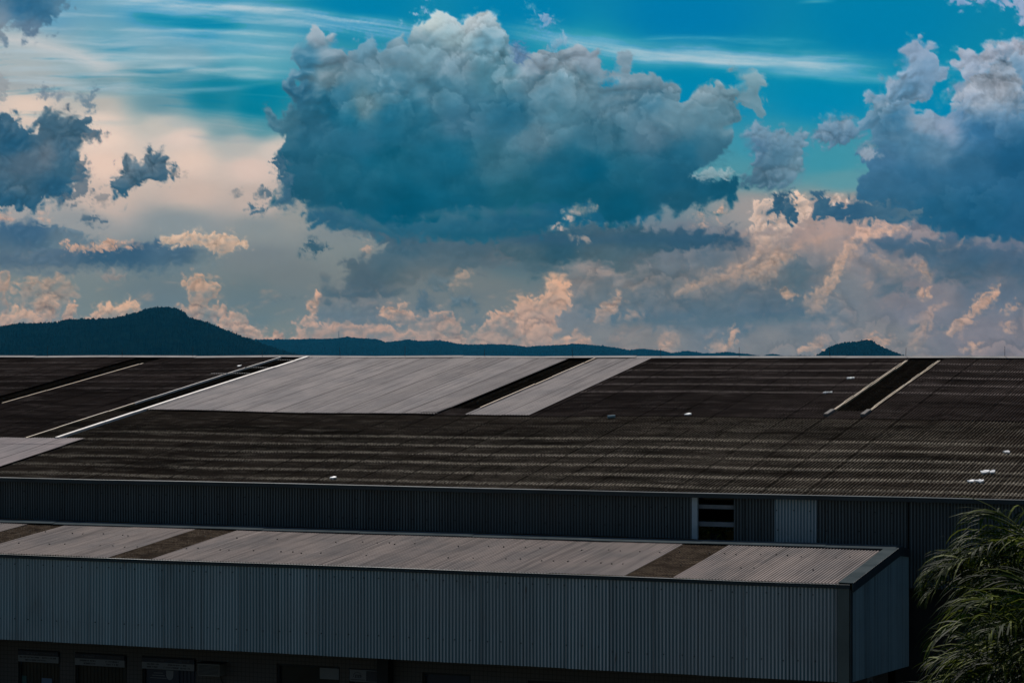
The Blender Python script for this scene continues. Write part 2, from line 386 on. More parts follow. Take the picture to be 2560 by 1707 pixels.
    # broad mauve banks on the right
    S.cloud([(1420, 640), (1560, 620), (1700, 600), (1900, 560), (2060, 540), (2300, 560), (2600, 600), (3300, 620), (3300, 1000), (1300, 1000), (1360, 800)],
            [(1500, 700, 128, 128, 134), (1750, 640, 104, 116, 130), (1900, 690, 140, 132, 134), (1650, 760, 102, 114, 127), (1850, 790, 98, 112, 128), (2050, 720, 112, 118, 130), (2080, 560, 172, 148, 140), (2200, 640, 120, 124, 138), (2300, 760, 128, 122, 132), (2500, 700, 96, 108, 130), (1600, 850, 134, 128, 126), (1900, 860, 130, 126, 128), (2200, 860, 134, 128, 130), (2500, 850, 132, 122, 130), (3000, 750, 110, 112, 126)],
            301, big=90, warp=60, soft=30, relief=.3, lobes=(50, 20, 80, .5), lit=(222, 176, 155), rim=.12, depth=90, amp=.3)
    S.veil((1450, 560, 2700, 890), 302, (212, 166, 142), .62, 95, 70, (.16, .62), .35, (120, 50), 6)
    S.veil((1450, 560, 2700, 880), 303, (76, 98, 118), .6, 120, 60, (.16, .6), .2, (120, 50), 6)
    S.cloud([(1420, 740), (1500, 700), (1600, 720), (1700, 740), (1800, 720), (1900, 700), (1980, 640), (2030, 660), (2020, 740), (2070, 790), (1950, 812), (1600, 812), (1450, 790)], [(1500, 760, 98, 110, 122), (1700, 770, 86, 102, 118), (1900, 750, 82, 98, 116), (2000, 690, 88, 104, 120), (1800, 800, 94, 106, 118)], 307, big=60, warp=30, soft=14, relief=.25, lit=(190, 160, 145), op=.85, lobes=(14, 18, 50, .5))
    S.veil((0, 690, 1450, 890), 304, (206, 160, 136), .42, 90, 40, (.1, .6), .1, (120, 50), 6)
    S.veil((1380, 600, 2200, 860), 305, (88, 104, 120), .55, 150, 60, (.05, .5), .1, (160, 60), 5)
    S.veil((700, 720, 1320, 860), 306, (96, 108, 120), .5, 130, 40, (.0, .5), .0, (100, 40), 5)
    # left
    warm([(-260, 720), (-150, 690), (-60, 676), (20, 684), (36, 720), (14, 744), (30, 756), (20, 800), (-200, 820)], 311, c0=(190, 155, 138), op=.8)
    warm([(45, 706), (80, 694), (110, 700), (135, 690), (152, 686), (180, 708), (190, 735), (150, 760), (140, 800), (60, 800), (50, 740)], 312, c0=(176, 150, 138), op=.65, soft=7)
    warm([(90, 760), (112, 735), (140, 745), (142, 780), (120, 830), (90, 820)], 313, c0=(185, 155, 138), op=.8)
    warm([(-200, 830), (-40, 800), (20, 780), (55, 762), (85, 780), (110, 800), (130, 830), (120, 900), (-200, 900)], 314, c0=(226, 180, 150), c1=(178, 152, 140))
    warm([(130, 830), (160, 780), (185, 752), (202, 760), (185, 790), (190, 830), (170, 870), (130, 880)], 315, c0=(210, 168, 144))
    warm([(205, 800), (250, 765), (290, 758), (318, 748), (352, 772), (380, 830), (380, 880), (200, 880)], 316, c0=(230, 184, 152), c1=(182, 154, 140))
    warm([(456, 700), (482, 682), (505, 692), (518, 705), (540, 697), (552, 715), (545, 745), (520, 760), (545, 765), (570, 768), (580, 790), (540, 800), (500, 830), (445, 800), (448, 765), (468, 770), (470, 735)], 317, c0=(196, 160, 140), c1=(158, 142, 134), big=26)
    warm([(540, 800), (565, 792), (600, 784), (622, 800), (640, 822), (655, 850), (620, 880), (548, 850)], 318, c0=(214, 170, 145), c1=(150, 140, 132))
    warm([(640, 850), (650, 822), (668, 842), (700, 826), (715, 846), (735, 842), (752, 820), (762, 828), (765, 858), (740, 890), (640, 890)], 319, c0=(224, 172, 145))
    warm([(738, 804), (770, 790), (778, 755), (795, 733), (806, 735), (800, 760), (790, 790), (800, 812), (765, 812)], 320, c0=(228, 172, 148), c1=(215, 165, 142), rimw=14)
    warm([(762, 812), (800, 806), (880, 806), (960, 812), (1010, 828), (1100, 835), (1160, 850), (1160, 900), (740, 900), (745, 850)], 321, c0=(206, 162, 140), c1=(160, 138, 128), relief=.5)
    S.cloud([(800, 760), (870, 754), (960, 764), (985, 790), (950, 802), (860, 798), (795, 800), (785, 785)], [(850, 770, 112, 120, 128), (950, 790, 110, 116, 124)], 322, big=22, warp=8, soft=6, relief=.3, lit=(200, 165, 150), depth=30)
    warm([(940, 778), (955, 762), (985, 768), (1010, 772), (1040, 788), (1050, 806), (1020, 812), (980, 806), (960, 798)], 323, c0=(240, 184, 152), c1=(180, 150, 136))
    warm([(988, 762), (1005, 752), (1018, 764), (1000, 768)], 324, c0=(210, 165, 145), soft=5, op=.8)
    warm([(1050, 800), (1075, 776), (1120, 780), (1150, 800), (1160, 850), (1120, 880), (1060, 870)], 325, c0=(190, 155, 138), c1=(165, 142, 132), relief=.45, op=.8)
    warm([(1150, 880), (1165, 842), (1195, 825), (1210, 800), (1240, 780), (1265, 778), (1300, 770), (1340, 800), (1350, 850), (1340, 910), (1150, 910)], 326, c0=(206, 165, 142), c1=(178, 150, 136))
    warm([(1282, 752), (1300, 734), (1318, 734), (1345, 745), (1362, 720), (1372, 700), (1362, 690), (1375, 682), (1402, 682), (1404, 662), (1412, 684), (1418, 712), (1432, 728), (1426, 760), (1400, 785), (1390, 820), (1376, 862), (1360, 900), (1330, 900), (1316, 850), (1300, 830), (1296, 790)], 327, c0=(236, 182, 152), c1=(212, 166, 142), relief=.9, rimw=14, big=30, thin=.3)
    warm([(1382, 868), (1415, 842), (1450, 832), (1480, 860), (1500, 900), (1360, 910)], 328, c0=(222, 174, 146), c1=(210, 165, 140), soft=8)
    warm([(1484, 800), (1500, 770), (1530, 745), (1552, 728), (1560, 750), (1540, 780), (1520, 800), (1500, 812)], 329, c0=(205, 165, 145), op=.75, soft=8)
    warm([(1552, 800), (1580, 784), (1612, 790), (1604, 800)], 330, c0=(200, 162, 142), op=.6, soft=8)
    warm([(1640, 880), (1665, 850), (1690, 838), (1684, 860), (1670, 886)], 331, c0=(215, 170, 146), op=.8, soft=7)
    warm([(1765, 872), (1800, 852), (1822, 858), (1826, 822), (1838, 818), (1840, 850), (1828, 870), (1800, 884)], 332, c0=(215, 170, 146), op=.85, soft=6)
    # right, warm towers
    warm([(1885, 530), (1876, 508), (1905, 505), (1932, 500), (1962, 492), (1966, 480), (1990, 476), (2010, 480), (2025, 500), (2030, 530), (1998, 560), (1960, 590), (1935, 605), (1925, 625), (1898, 605), (1875, 590), (1880, 560)], 341, c0=(242, 206, 182), c1=(212, 172, 152), relief=.6, rimw=20, lit=(250, 214, 190))
    warm([(2052, 506), (2075, 492), (2100, 490), (2122, 504), (2100, 514), (2070, 512)], 342, c0=(245, 212, 190), c1=(225, 185, 165), lit=(255, 222, 200))
    warm([(1850, 660), (1880, 640), (1900, 616), (1950, 620), (1990, 640), (1950, 668), (1930, 700), (1900, 710), (1860, 690)], 343, c0=(186, 158, 146), c1=(150, 138, 138), op=.8, soft=10)
    warm([(1700, 730), (1712, 708), (1735, 702), (1780, 690), (1850, 668), (1862, 690), (1800, 706), (1740, 726), (1690, 742)], 344, c0=(176, 148, 140), op=.7, soft=10)
    warm([(2138, 590), (2142, 566), (2170, 562), (2200, 552), (2240, 556), (2266, 562), (2262, 580), (2225, 580), (2180, 600), (2130, 625), (2115, 660), (2102, 690), (2090, 720), (2060, 745), (2055, 780), (2020, 786), (2018, 758), (2036, 730), (2066, 700), (2094, 640), (2110, 610)], 345, c0=(205, 168, 152), c1=(196, 160, 145), relief=.6, op=.85, soft=9, rimw=14)
    warm([(2168, 622), (2210, 640), (2240, 665), (2230, 672), (2190, 650)], 346, c0=(165, 145, 142), op=.6, soft=9)
    warm([(2282, 660), (2310, 650), (2335, 666), (2332, 706), (2312, 702), (2300, 678)], 347, c0=(182, 150, 146), op=.7, soft=8)
    warm([(2300, 735), (2312, 716), (2326, 722), (2318, 740), (2322, 752), (2304, 746)], 348, c0=(212, 160, 146), op=.8, soft=5)
    warm([(1952, 722), (1970, 718), (1985, 735), (1988, 755), (1965, 742)], 349, c0=(215, 170, 146), op=.7, soft=7)
    warm([(2365, 830), (2378, 806), (2410, 790), (2430, 765), (2450, 740), (2478, 722), (2500, 718), (2496, 740), (2470, 770), (2440, 790), (2410, 826), (2376, 840)], 350, c0=(226, 172, 148), c1=(200, 158, 142), rimw=14, soft=5)
    warm([(2500, 778), (2540, 756), (2544, 768), (2520, 790)], 351, c0=(205, 160, 146), op=.8, soft=7)
    warm([(2270, 870), (2290, 830), (2300, 790), (2320, 770), (2360, 760), (2340, 780), (2320, 810), (2320, 850), (2290, 880)], 352, c0=(195, 155, 142), op=.65, soft=9)
    warm([(2140, 862), (2170, 838), (2200, 842), (2240, 850), (2220, 866), (2180, 880)], 353, c0=(212, 165, 145), op=.85, soft=6)
    warm([(2000, 880), (2020, 860), (2050, 850), (2064, 842), (2056, 870), (2030, 884)], 354, c0=(224, 176, 150), op=.9, soft=4)
    warm([(2408, 872), (2430, 856), (2450, 866), (2445, 876)], 355, c0=(212, 165, 145), op=.8, soft=5)
    warm([(2494, 824), (2510, 812), (2530, 808), (2528, 830), (2510, 826)], 356, c0=(205, 160, 146), op=.7, soft=6)
    warm([(2600, 880), (2640, 820), (2700, 800), (2760, 840), (2900, 820), (3050, 880), (3000, 930), (2600, 930)], 357, c0=(215, 165, 145))
    # ---- flat grey layers, left
    lc = (216, 168, 150)
    warm([(-60, 548), (-10, 530), (20, 536), (34, 548), (0, 560), (-40, 572)], 360, c0=(222, 165, 148), c1=(180, 145, 140), soft=6)
    warm([(94, 534), (106, 530), (118, 545), (130, 562), (118, 558), (104, 546)], 361, c0=(230, 190, 170), soft=4, op=.9)
    S.cloud([(-500, 560), (-40, 562), (40, 552), (110, 560), (200, 580), (240, 600), (200, 620), (120, 640), (-500, 650)], [(-100, 600, 70, 98, 122), (60, 580, 62, 95, 122), (180, 610, 100, 120, 134), (40, 640, 88, 110, 128)], 401, big=30, warp=14, soft=9, relief=.15, down=(600, 640, 22, 14), depth=60)
    S.cloud([(-500, 640), (120, 628), (200, 622), (290, 612), (380, 606), (480, 612), (540, 632), (560, 645), (500, 662), (380, 672), (250, 668), (0, 676), (-500, 690)], [(-100, 650, 84, 106, 126), (100, 655, 82, 104, 126), (300, 645, 56, 88, 116), (450, 630, 70, 98, 122), (520, 650, 108, 124, 134)], 402, big=30, warp=12, soft=8, relief=.12, down=(640, 672, 26, 16), depth=60)
    warm([(152, 622), (160, 608), (220, 616), (250, 606), (268, 600), (300, 612), (345, 612), (350, 616), (290, 622), (240, 626), (200, 630)], 403, c0=(212, 166, 146), c1=(170, 142, 138), soft=3, big=20)
    warm([(392, 612), (410, 592), (450, 582), (492, 577), (540, 584), (572, 580), (596, 596), (616, 612), (622, 622), (590, 622), (560, 634), (540, 638), (520, 626), (500, 615), (440, 613)], 404, c0=(240, 200, 168), c1=(172, 146, 132), relief=.8, big=26, rim=.5, lit=(250, 208, 175))
    S.cloud([(250, 686), (280, 674), (310, 684), (300, 700), (265, 700)], [(280, 690, 150, 136, 134)], 405, big=18, soft=7, op=.7, relief=.2)
    S.streak([(395, 704), (430, 706), (465, 708)], 2.5, (180, 155, 142), .8, 406, .2)
    S.streak([(580, 722), (600, 723), (625, 724)], 1.8, (170, 150, 140), .7, 407, .2)
    # ---- flat layers below the great cloud
    warm([(905, 640), (918, 620), (922, 608), (926, 628), (912, 644)], 421, c0=(185, 158, 146), soft=5, op=.8)
    S.cloud([(1066, 690), (1100, 684), (1125, 698), (1118, 722), (1088, 728), (1070, 716)], [(1090, 700, 94, 110, 122)], 422, big=24, soft=8, relief=.15, op=.9)
    S.cloud([(1034, 740), (1050, 722), (1070, 734), (1078, 770), (1062, 786), (1042, 770)], [(1055, 750, 86, 104, 120)], 423, big=24, soft=8, relief=.15, op=.9)
    S.cloud([(1122, 760), (1132, 742), (1165, 744), (1192, 754), (1190, 770), (1160, 768), (1130, 778)], [(1155, 755, 88, 106, 120)], 424, big=24, soft=6, relief=.2, op=.95)
    warm([(1110, 720), (1140, 700), (1160, 696), (1130, 716)], 425, c0=(166, 146, 136), soft=7, op=.7)
    warm([(1130, 680), (1160, 672), (1188, 680), (1150, 692)], 426, c0=(160, 144, 136), soft=7, op=.7)
    warm([(1730, 540), (1745, 528), (1750, 540), (1740, 548)], 431, c0=(205, 168, 152), soft=6, op=.8)
    warm([(1780, 530), (1800, 524), (1818, 528), (1796, 536), (1798, 556), (1786, 548)], 432, c0=(222, 176, 154), soft=4, op=.85)
    warm([(1740, 560), (1762, 550), (1770, 566), (1750, 574)], 433, c0=(205, 168, 152), soft=7, op=.7)
    S.cloud([(820, 560), (930, 590), (960, 615), (920, 640), (880, 640), (848, 650), (858, 690), (845, 720), (816, 700), (812, 730), (806, 748), (900, 752), (1000, 738), (1060, 700), (1150, 680), (1300, 660), (1420, 640), (1500, 600), (1500, 560)],
            [(880, 600, 68, 93, 109), (1000, 620, 63, 94, 113), (1200, 620, 72, 97, 113), (860, 680, 77, 97, 111), (900, 720, 75, 93, 109), (1050, 690, 93, 106, 115), (1250, 650, 88, 102, 113), (1450, 600, 55, 88, 108)], 420, big=44, warp=16, soft=7, relief=.2, lit=(196, 165, 150), down=(690, 752, 14, 22), depth=80, rim=.12, op=1)
    S.cloud([(1220, 610), (1300, 600), (1390, 570), (1500, 560), (1600, 560), (1640, 570), (1750, 574), (1800, 576), (1840, 580), (1872, 612), (1860, 620), (1780, 620), (1680, 630), (1600, 670), (1560, 690), (1520, 660), (1450, 650), (1330, 690), (1290, 660)],
            [(1300, 640, 70, 95, 108), (1400, 610, 46, 84, 104), (1600, 600, 55, 88, 106), (1750, 600, 48, 81, 104), (1850, 605, 45, 75, 100), (1500, 640, 75, 97, 109), (1600, 660, 86, 100, 111)], 430, big=40, warp=18, soft=8, relief=.18, lit=(190, 165, 150), down=(610, 680, 20, 26), depth=80)
    S.streak([(1180, 600), (1400, 598), (1620, 600), (1800, 596), (1900, 604)], 16, (50, 84, 108), .75, 435, .25)
    S.streak([(820, 640), (1000, 650), (1250, 664), (1500, 680)], 14, (84, 104, 118), .6, 436, .4)
    S.streak([(1480, 800), (1700, 806), (1950, 800), (2150, 792)], 12, (92, 106, 118), .7, 437, .3)
    S.streak([(800, 802), (950, 806), (1100, 800)], 6, (104, 112, 118), .6, 438, .3)
    # ---- teal-grey shelf under the great cloud
    S.cloud([(755, 562), (762, 530), (772, 512), (900, 500), (1100, 490), (1300, 480), (1500, 480), (1660, 500), (1650, 540), (1510, 562), (1420, 560), (1380, 576), (1300, 590), (1180, 602), (1040, 594), (985, 606), (970, 588), (900, 582), (815, 566)],
            [(790, 545, 44, 92, 116), (900, 560, 52, 98, 120), (1000, 560, 40, 96, 120), (1150, 570, 34, 92, 116), (1300, 560, 32, 90, 115), (1450, 550, 24, 90, 118), (1150, 530, 62, 108, 126), (1600, 520, 24, 90, 118)], 440, big=34, warp=12, soft=7, relief=.12, lit=(170, 170, 165), down=(560, 600, 12, 10), depth=60)
    # ---- the great central cloud
    top = [(789, 72), (805, 84), (835, 95), (842, 120), (868, 130), (884, 121), (900, 97), (922, 97), (945, 115), (975, 106), (1003, 103), (1018, 80), (1027, 63), (1050, 42), (1070, 30), (1100, 29), (1114, 36), (1135, 42), (1154, 43), (1170, 30), (1182, 26), (1205, 22), (1228, 30), (1246, 52), (1250, 80), (1270, 100), (1286, 118), (1310, 135), (1345, 135), (1375, 128), (1405, 120), (1460, 118), (1490, 124), (1512, 142), (1520, 166), (1540, 170), (1556, 161), (1580, 164), (1588, 178), (1607, 176), (1640, 176), (1665, 190), (1688, 200), (1702, 226), (1712, 250), (1722, 262), (1730, 232), (1745, 212), (1768, 196), (1780, 206), (1797, 210), (1830, 210), (1850, 212), (1840, 190), (1824, 176), (1850, 166), (1878, 168), (1896, 188), (1902, 215), (1917, 247), (1905, 275), (1890, 286), (1866, 272), (1846, 262), (1856, 300), (1832, 330), (1831, 372), (1800, 400), (1770, 420), (1740, 432), (1790, 440), (1840, 445), (1868, 470), (1845, 485), (1842, 508), (1716, 526), (1653, 516), (1624, 540), (1532, 566), (1509, 556), (1469, 516), (1400, 522), (1280, 520), (1100, 540), (950, 560), (860, 530), (769, 514), (742, 506), (690, 516), (700, 490), (694, 476), (712, 450), (706, 430), (683, 402), (700, 385), (706, 360), (700, 330), (690, 310), (668, 290), (660, 262), (664, 248), (680, 262), (690, 285), (716, 270), (720, 245), (698, 225), (702, 212), (740, 200), (740, 175), (735, 140), (745, 110), (765, 90)]
    S.cloud(top, [(789, 80, 142, 162, 176), (840, 130, 105, 135, 152), (760, 150, 52, 115, 144), (750, 210, 35, 94, 123), (820, 200, 97, 127, 139), (850, 240, 17, 95, 126), (920, 120, 95, 145, 169), (1000, 130, 92, 135, 155), (980, 220, 52, 115, 141),
            (1080, 50, 194, 207, 206), (1180, 45, 190, 201, 205), (1140, 100, 152, 182, 191), (1060, 130, 114, 154, 170), (1230, 110, 104, 153, 173), (1130, 160, 97, 135, 153), (1240, 180, 70, 126, 146), (1100, 220, 61, 115, 137), (1350, 160, 123, 144, 160), (1460, 140, 132, 151, 167), (1400, 200, 61, 121, 146), (1450, 230, 84, 126, 144),
            (1560, 190, 114, 142, 158), (1640, 200, 104, 136, 153), (1620, 260, 49, 106, 132), (1550, 250, 81, 124, 144), (1780, 230, 105, 140, 155), (1870, 200, 105, 144, 157), (1890, 250, 95, 136, 152), (1800, 290, 74, 120, 139), (1700, 290, 88, 127, 144),
            (720, 300, 54, 106, 126), (780, 320, 38, 97, 122), (880, 290, 10, 93, 122), (920, 260, 84, 121, 132), (990, 290, 19, 97, 126), (900, 350, 33, 95, 120), (1020, 330, 26, 97, 123), (1150, 300, 54, 106, 130), (1290, 300, 31, 100, 129), (1400, 300, 65, 115, 135), (1340, 340, 74, 113, 130), (1500, 340, 44, 100, 123), (1640, 340, 68, 109, 130), (1700, 380, 21, 88, 115), (1780, 380, 49, 100, 122),
            (740, 420, 29, 86, 109), (850, 430, 21, 88, 111), (980, 400, 10, 88, 113), (1120, 400, 14, 90, 116), (1260, 410, 42, 97, 116), (1400, 420, 19, 88, 113), (1480, 420, 3, 82, 109), (1560, 440, 24, 88, 111), (1700, 450, 19, 82, 108), (1820, 470, 17, 79, 103),
            (760, 500, 24, 81, 103), (900, 500, 12, 82, 106), (1010, 510, 1, 79, 104), (1150, 490, 12, 84, 108), (1300, 490, 19, 86, 106), (1450, 500, 10, 81, 104), (1560, 520, 7, 79, 103), (1700, 500, 26, 82, 104)],
            500, big=64, warp=16, soft=5.5, relief=.62, lit=(206, 218, 226), rim=.2, rimw=9, depth=110, amp=.36, litv=(190, 420), lobes=(62, 26, 120, .62), down=(440, 540, 12, 10), light=(-.2, -.85, .4))
    # inner billows, lit from above, inside the great cloud
    def fold(poly, c, seed, lit=(190, 204, 216), **k):
        p = np.array(poly, float); um, a, bt = p[:, 0].mean(), p[:, 1].min(), p[:, 1].max()
        cols = [(um, a) + c, (um, bt) + tuple(np.array(c) * .88)]
        kw = dict(big=46, warp=20, soft=6, relief=.6, lit=lit, rim=.28, rimw=16, depth=60, amp=.36, fade=[('v', bt, bt - (bt - a) * .75)], op=.85); kw.update(k)
        S.cloud(poly, cols, seed, **kw)
    S.streak([(760, 516), (830, 522), (900, 542), (960, 572), (1000, 592)], 9, (62, 104, 120), .6, 551, .3)
    S.streak([(990, 570), (1060, 540), (1180, 528), (1330, 530), (1420, 545)], 10, (62, 106, 124), .6, 552, .3)
    S.streak([(1040, 588), (1160, 590), (1300, 585), (1400, 570)], 12, (22, 84, 108), .7, 553, .3)
    S.streak([(780, 552), (860, 560), (960, 588)], 9, (36, 86, 108), .6, 554, .3)
    # gap of open sky and bright edge inside the cloud
    S.cloud([(1504, 214), (1520, 204), (1534, 206), (1528, 216), (1510, 220)], [(1520, 210, 10, 132, 176)], 521, big=14, soft=4, relief=0)
    S.cloud([(1524, 166), (1532, 166), (1530, 176), (1526, 178)], [(1520, 170, 10, 132, 176)], 522, big=12, soft=3, relief=0)
    warm([(1389, 572), (1402, 555), (1415, 535), (1432, 526), (1442, 535), (1425, 545), (1408, 562), (1396, 576)], 523, c0=(206, 178, 166), c1=(190, 165, 155), soft=4, lit=(225, 198, 182))
    warm([(1440, 522), (1470, 514), (1486, 522), (1466, 534), (1450, 530)], 524, c0=(165, 160, 158), soft=6, op=.8)
    warm([(1436, 600), (1460, 592), (1470, 600), (1445, 606)], 525, c0=(140, 146, 150), soft=7, op=.7)
    S.cloud([(1728, 440), (1770, 420), (1830, 424), (1850, 438), (1812, 446), (1780, 452), (1740, 450)], [(1780, 435, 140, 165, 172)], 526, big=20, soft=7, relief=.5, lit=(200, 205, 200), op=.85)
    # scraps above the great cloud
    g = dict(big=16, warp=8, soft=3, relief=.5, lit=(180, 195, 212), depth=22, amp=.5)
    S.cloud([(1346, 44), (1356, 34), (1370, 38), (1395, 52), (1390, 60), (1368, 64), (1352, 54)], [(1370, 50, 118, 160, 194)], 531, **g)
    S.cloud([(1318, 48), (1330, 40), (1340, 56), (1366, 74), (1366, 80), (1340, 70)], [(1340, 60, 90, 155, 195)], 532, op=.85, **g)
    S.cloud([(1304, 4), (1312, 2), (1316, 12), (1308, 18)], [(1310, 8, 120, 165, 200)], 533, op=.8, **g)
    S.cloud([(1328, 12), (1340, 14), (1338, 26), (1324, 24)], [(1330, 18, 120, 165, 200)], 534, op=.8, **g)
    S.cloud([(1058, -10), (1080, 0), (1076, 10), (1060, 4)], [(1060, 0, 110, 160, 200)], 535, op=.8, **g)
    S.cloud([(1058, 20), (1064, 18), (1067, 30), (1060, 34)], [(1060, 24, 130, 170, 200)], 536, op=.9, **g)
    S.cloud([(1024, 34), (1036, 34), (1046, 40), (1036, 46)], [(1030, 40, 150, 180, 205)], 537, op=.9, **g)
    S.cloud([(1372, 118), (1395, 96), (1408, 88), (1422, 94), (1410, 110), (1396, 128), (1378, 134)], [(1400, 110, 130, 168, 192)], 538, op=.8, big=18, soft=7, relief=.6)
    S.cloud([(1280, 104), (1300, 108), (1318, 128), (1322, 158), (1308, 152), (1290, 160), (1276, 150)], [(1295, 130, 90, 125, 160)], 539, big=20, soft=5, relief=.4)
    # ---- low dark rags left of the great cloud
    r = dict(big=20, warp=12, soft=5, relief=.25, lit=(190, 175, 165), depth=26, amp=.62, wisp=5)
    D = (62, 96, 116)
    S.cloud([(700, 380), (712, 400), (722, 440), (735, 480), (745, 506), (700, 520), (684, 508), (700, 480), (694, 440), (682, 404)], [(705, 450) + (58, 98, 120)], 541, **r)
    S.cloud([(640, 480), (662, 474), (680, 476), (664, 490), (645, 494)], [(660, 484) + (92, 112, 124)], 542, **r)
    S.cloud([(622, 522), (648, 512), (668, 518), (664, 530), (636, 530)], [(645, 522) + (72, 102, 120)], 543, **r)
    S.cloud([(582, 488), (594, 482), (600, 492), (588, 498)], [(590, 488) + (118, 124, 128)], 544, **r)
    S.cloud([(752, 640), (762, 612), (778, 600), (792, 600), (804, 614), (822, 618), (806, 626), (796, 630), (788, 644), (780, 634), (772, 624), (760, 632)], [(785, 615) + (58, 90, 108)], 545, **{**r, 'big': 14, 'wisp': 2})
    S.cloud([(200, 550), (218, 540), (240, 536), (260, 545), (262, 556), (225, 560), (205, 558)], [(230, 550) + (82, 104, 120)], 546, **{**r, 'wisp': 2})
    S.cloud([(674, 745), (690, 740), (740, 746), (760, 728), (758, 746), (700, 750)], [(700, 745) + (104, 116, 124)], 547, op=.6, **{**r, 'soft': 6})
    # ---- dark cumulus on the left
    dk = dict(big=32, warp=9, soft=4.5, lobes=(22, 14, 40, .5), relief=.42, lit=(150, 158, 165), rim=.10, rimw=8, depth=60, amp=.5)
    S.cloud([(-500, 300), (-60, 275), (10, 282), (30, 283), (52, 300), (60, 318), (85, 325), (98, 290), (115, 276), (140, 274), (161, 288), (190, 288), (206, 298), (222, 300), (232, 318), (240, 335), (215, 348), (203, 370), (206, 395), (215, 425), (224, 445), (196, 448), (182, 470), (178, 490), (160, 512), (135, 505), (112, 500), (100, 524), (0, 522), (-500, 530)],
            [(-100, 400, 60, 92, 114), (20, 320, 50, 92, 118), (40, 360, 34, 86, 116), (60, 400, 80, 102, 118), (150, 310, 62, 96, 116), (160, 380, 48, 92, 118), (120, 390, 96, 110, 122), (180, 420, 56, 96, 118), (60, 470, 60, 94, 114), (140, 470, 36, 84, 112), (40, 510, 36, 84, 112)], 551, **dk)
    S.cloud([(192, 400), (208, 404), (226, 440), (222, 470), (206, 500), (170, 512), (150, 500), (180, 470), (190, 440)], [(200, 450, 86, 104, 118)], 552, **{**r, 'big': 22, 'wisp': 12, 'op': .8})
    S.cloud([(205, 335), (225, 328), (240, 332), (258, 336), (246, 346), (220, 350), (206, 346)], [(225, 338, 92, 108, 120)], 553, **r)
    S.cloud([(228, 492), (250, 486), (276, 490), (268, 504), (240, 506)], [(250, 495, 120, 124, 128)], 554, op=.7, **{**r, 'wisp': 10})
    S.cloud([(272, 466), (278, 446), (296, 436), (300, 412), (318, 398), (338, 392), (348, 406), (362, 404), (370, 382), (388, 374), (404, 380), (418, 400), (424, 425), (440, 438), (424, 446), (404, 456), (380, 452), (352, 462), (330, 480), (308, 506), (296, 490), (284, 484)],
            [(300, 450, 58, 94, 116), (330, 420, 60, 94, 114), (390, 410, 54, 90, 112), (320, 480, 40, 86, 112)], 555, **{**dk, 'big': 30})
    S.cloud([(424, 420), (440, 424), (456, 432), (452, 446), (432, 444)], [(440, 435, 120, 122, 124)], 556, op=.75, **r)
    S.cloud([(-500, -200), (-100, -60), (170, -30), (176, 6), (166, 22), (140, 44), (120, 64), (98, 72), (84, 96), (62, 88), (48, 70), (30, 72), (12, 80), (6, 110), (-40, 140), (-500, 120)],
            [(-200, 0, 60, 100, 130), (50, 20, 28, 94, 134), (14, 60, 130, 145, 158), (28, 30, 110, 135, 155), (80, 80, 96, 120, 142), (150, 20, 90, 130, 155), (110, 30, 48, 104, 138)], 557, **{**r, 'big': 40, 'wisp': 14, 'soft': 9, 'amp': .5})
    S.cloud([(86, 222), (110, 218), (130, 232), (160, 236), (150, 250), (120, 246), (90, 238)], [(115, 232, 104, 124, 142)], 558, op=.75, **{**r, 'soft': 8, 'wisp': 9})
    S.cloud([(190, 240), (222, 232), (236, 214), (250, 222), (238, 238), (226, 252), (240, 272), (222, 272), (206, 260)], [(225, 245, 96, 124, 144)], 559, op=.75, **{**r, 'soft': 6, 'wisp': 9})
    S.cloud([(156, 268), (170, 274), (174, 284), (160, 278)], [(165, 276, 90, 104, 118)], 560, **r)
    S.cloud([(-20, 190), (10, 186), (28, 212), (14, 228), (4, 250), (-20, 250)], [(5, 215, 150, 156, 160)], 561, op=.8, **{**r, 'wisp': 12})
    # ---- smaller clouds in the blue gap
    m = dict(big=28, warp=9, soft=5, lobes=(10, 12, 30, .6), relief=.55, lit=(168, 185, 200), rim=.12, depth=44, amp=.42)
    S.cloud([(1862, 330), (1878, 312), (1900, 310), (1930, 326), (1952, 314), (1972, 330), (2005, 326), (2020, 334), (2012, 360), (2008, 400), (2010, 430), (1985, 456), (1960, 468), (1920, 476), (1880, 470), (1846, 462), (1850, 446), (1876, 436), (1884, 410), (1888, 380), (1870, 366)],
            [(1900, 330, 108, 145, 168), (1890, 365, 72, 112, 142), (1980, 340, 104, 140, 162), (1950, 390, 76, 118, 142), (1990, 410, 96, 132, 150), (1900, 450, 62, 98, 118), (1860, 455, 52, 90, 112)], 571, **{**m, 'down': (400, 460, 12, 16)})
    S.cloud([(2024, 340), (2042, 320), (2050, 300), (2080, 290), (2104, 300), (2114, 284), (2132, 288), (2146, 312), (2160, 336), (2140, 352), (2112, 366), (2080, 364), (2044, 356)],
            [(2060, 305, 112, 148, 174), (2050, 345, 82, 122, 150), (2120, 310, 104, 140, 166), (2110, 350, 72, 114, 144)], 572, **m)
    S.cloud([(2380, 190), (2400, 200), (2410, 220), (2380, 250), (2350, 262), (2352, 240), (2372, 216)], [(2380, 225, 70, 148, 180)], 573, op=.6, **{**m, 'soft': 14})
    # ---- cloud mass on the right
    rr = dict(big=52, warp=14, soft=4.5, relief=.65, lobes=(40, 26, 95, .6), lit=(206, 212, 224), rim=.2, rimw=14, depth=90, amp=.36, light=(-.35, -.8, .45))
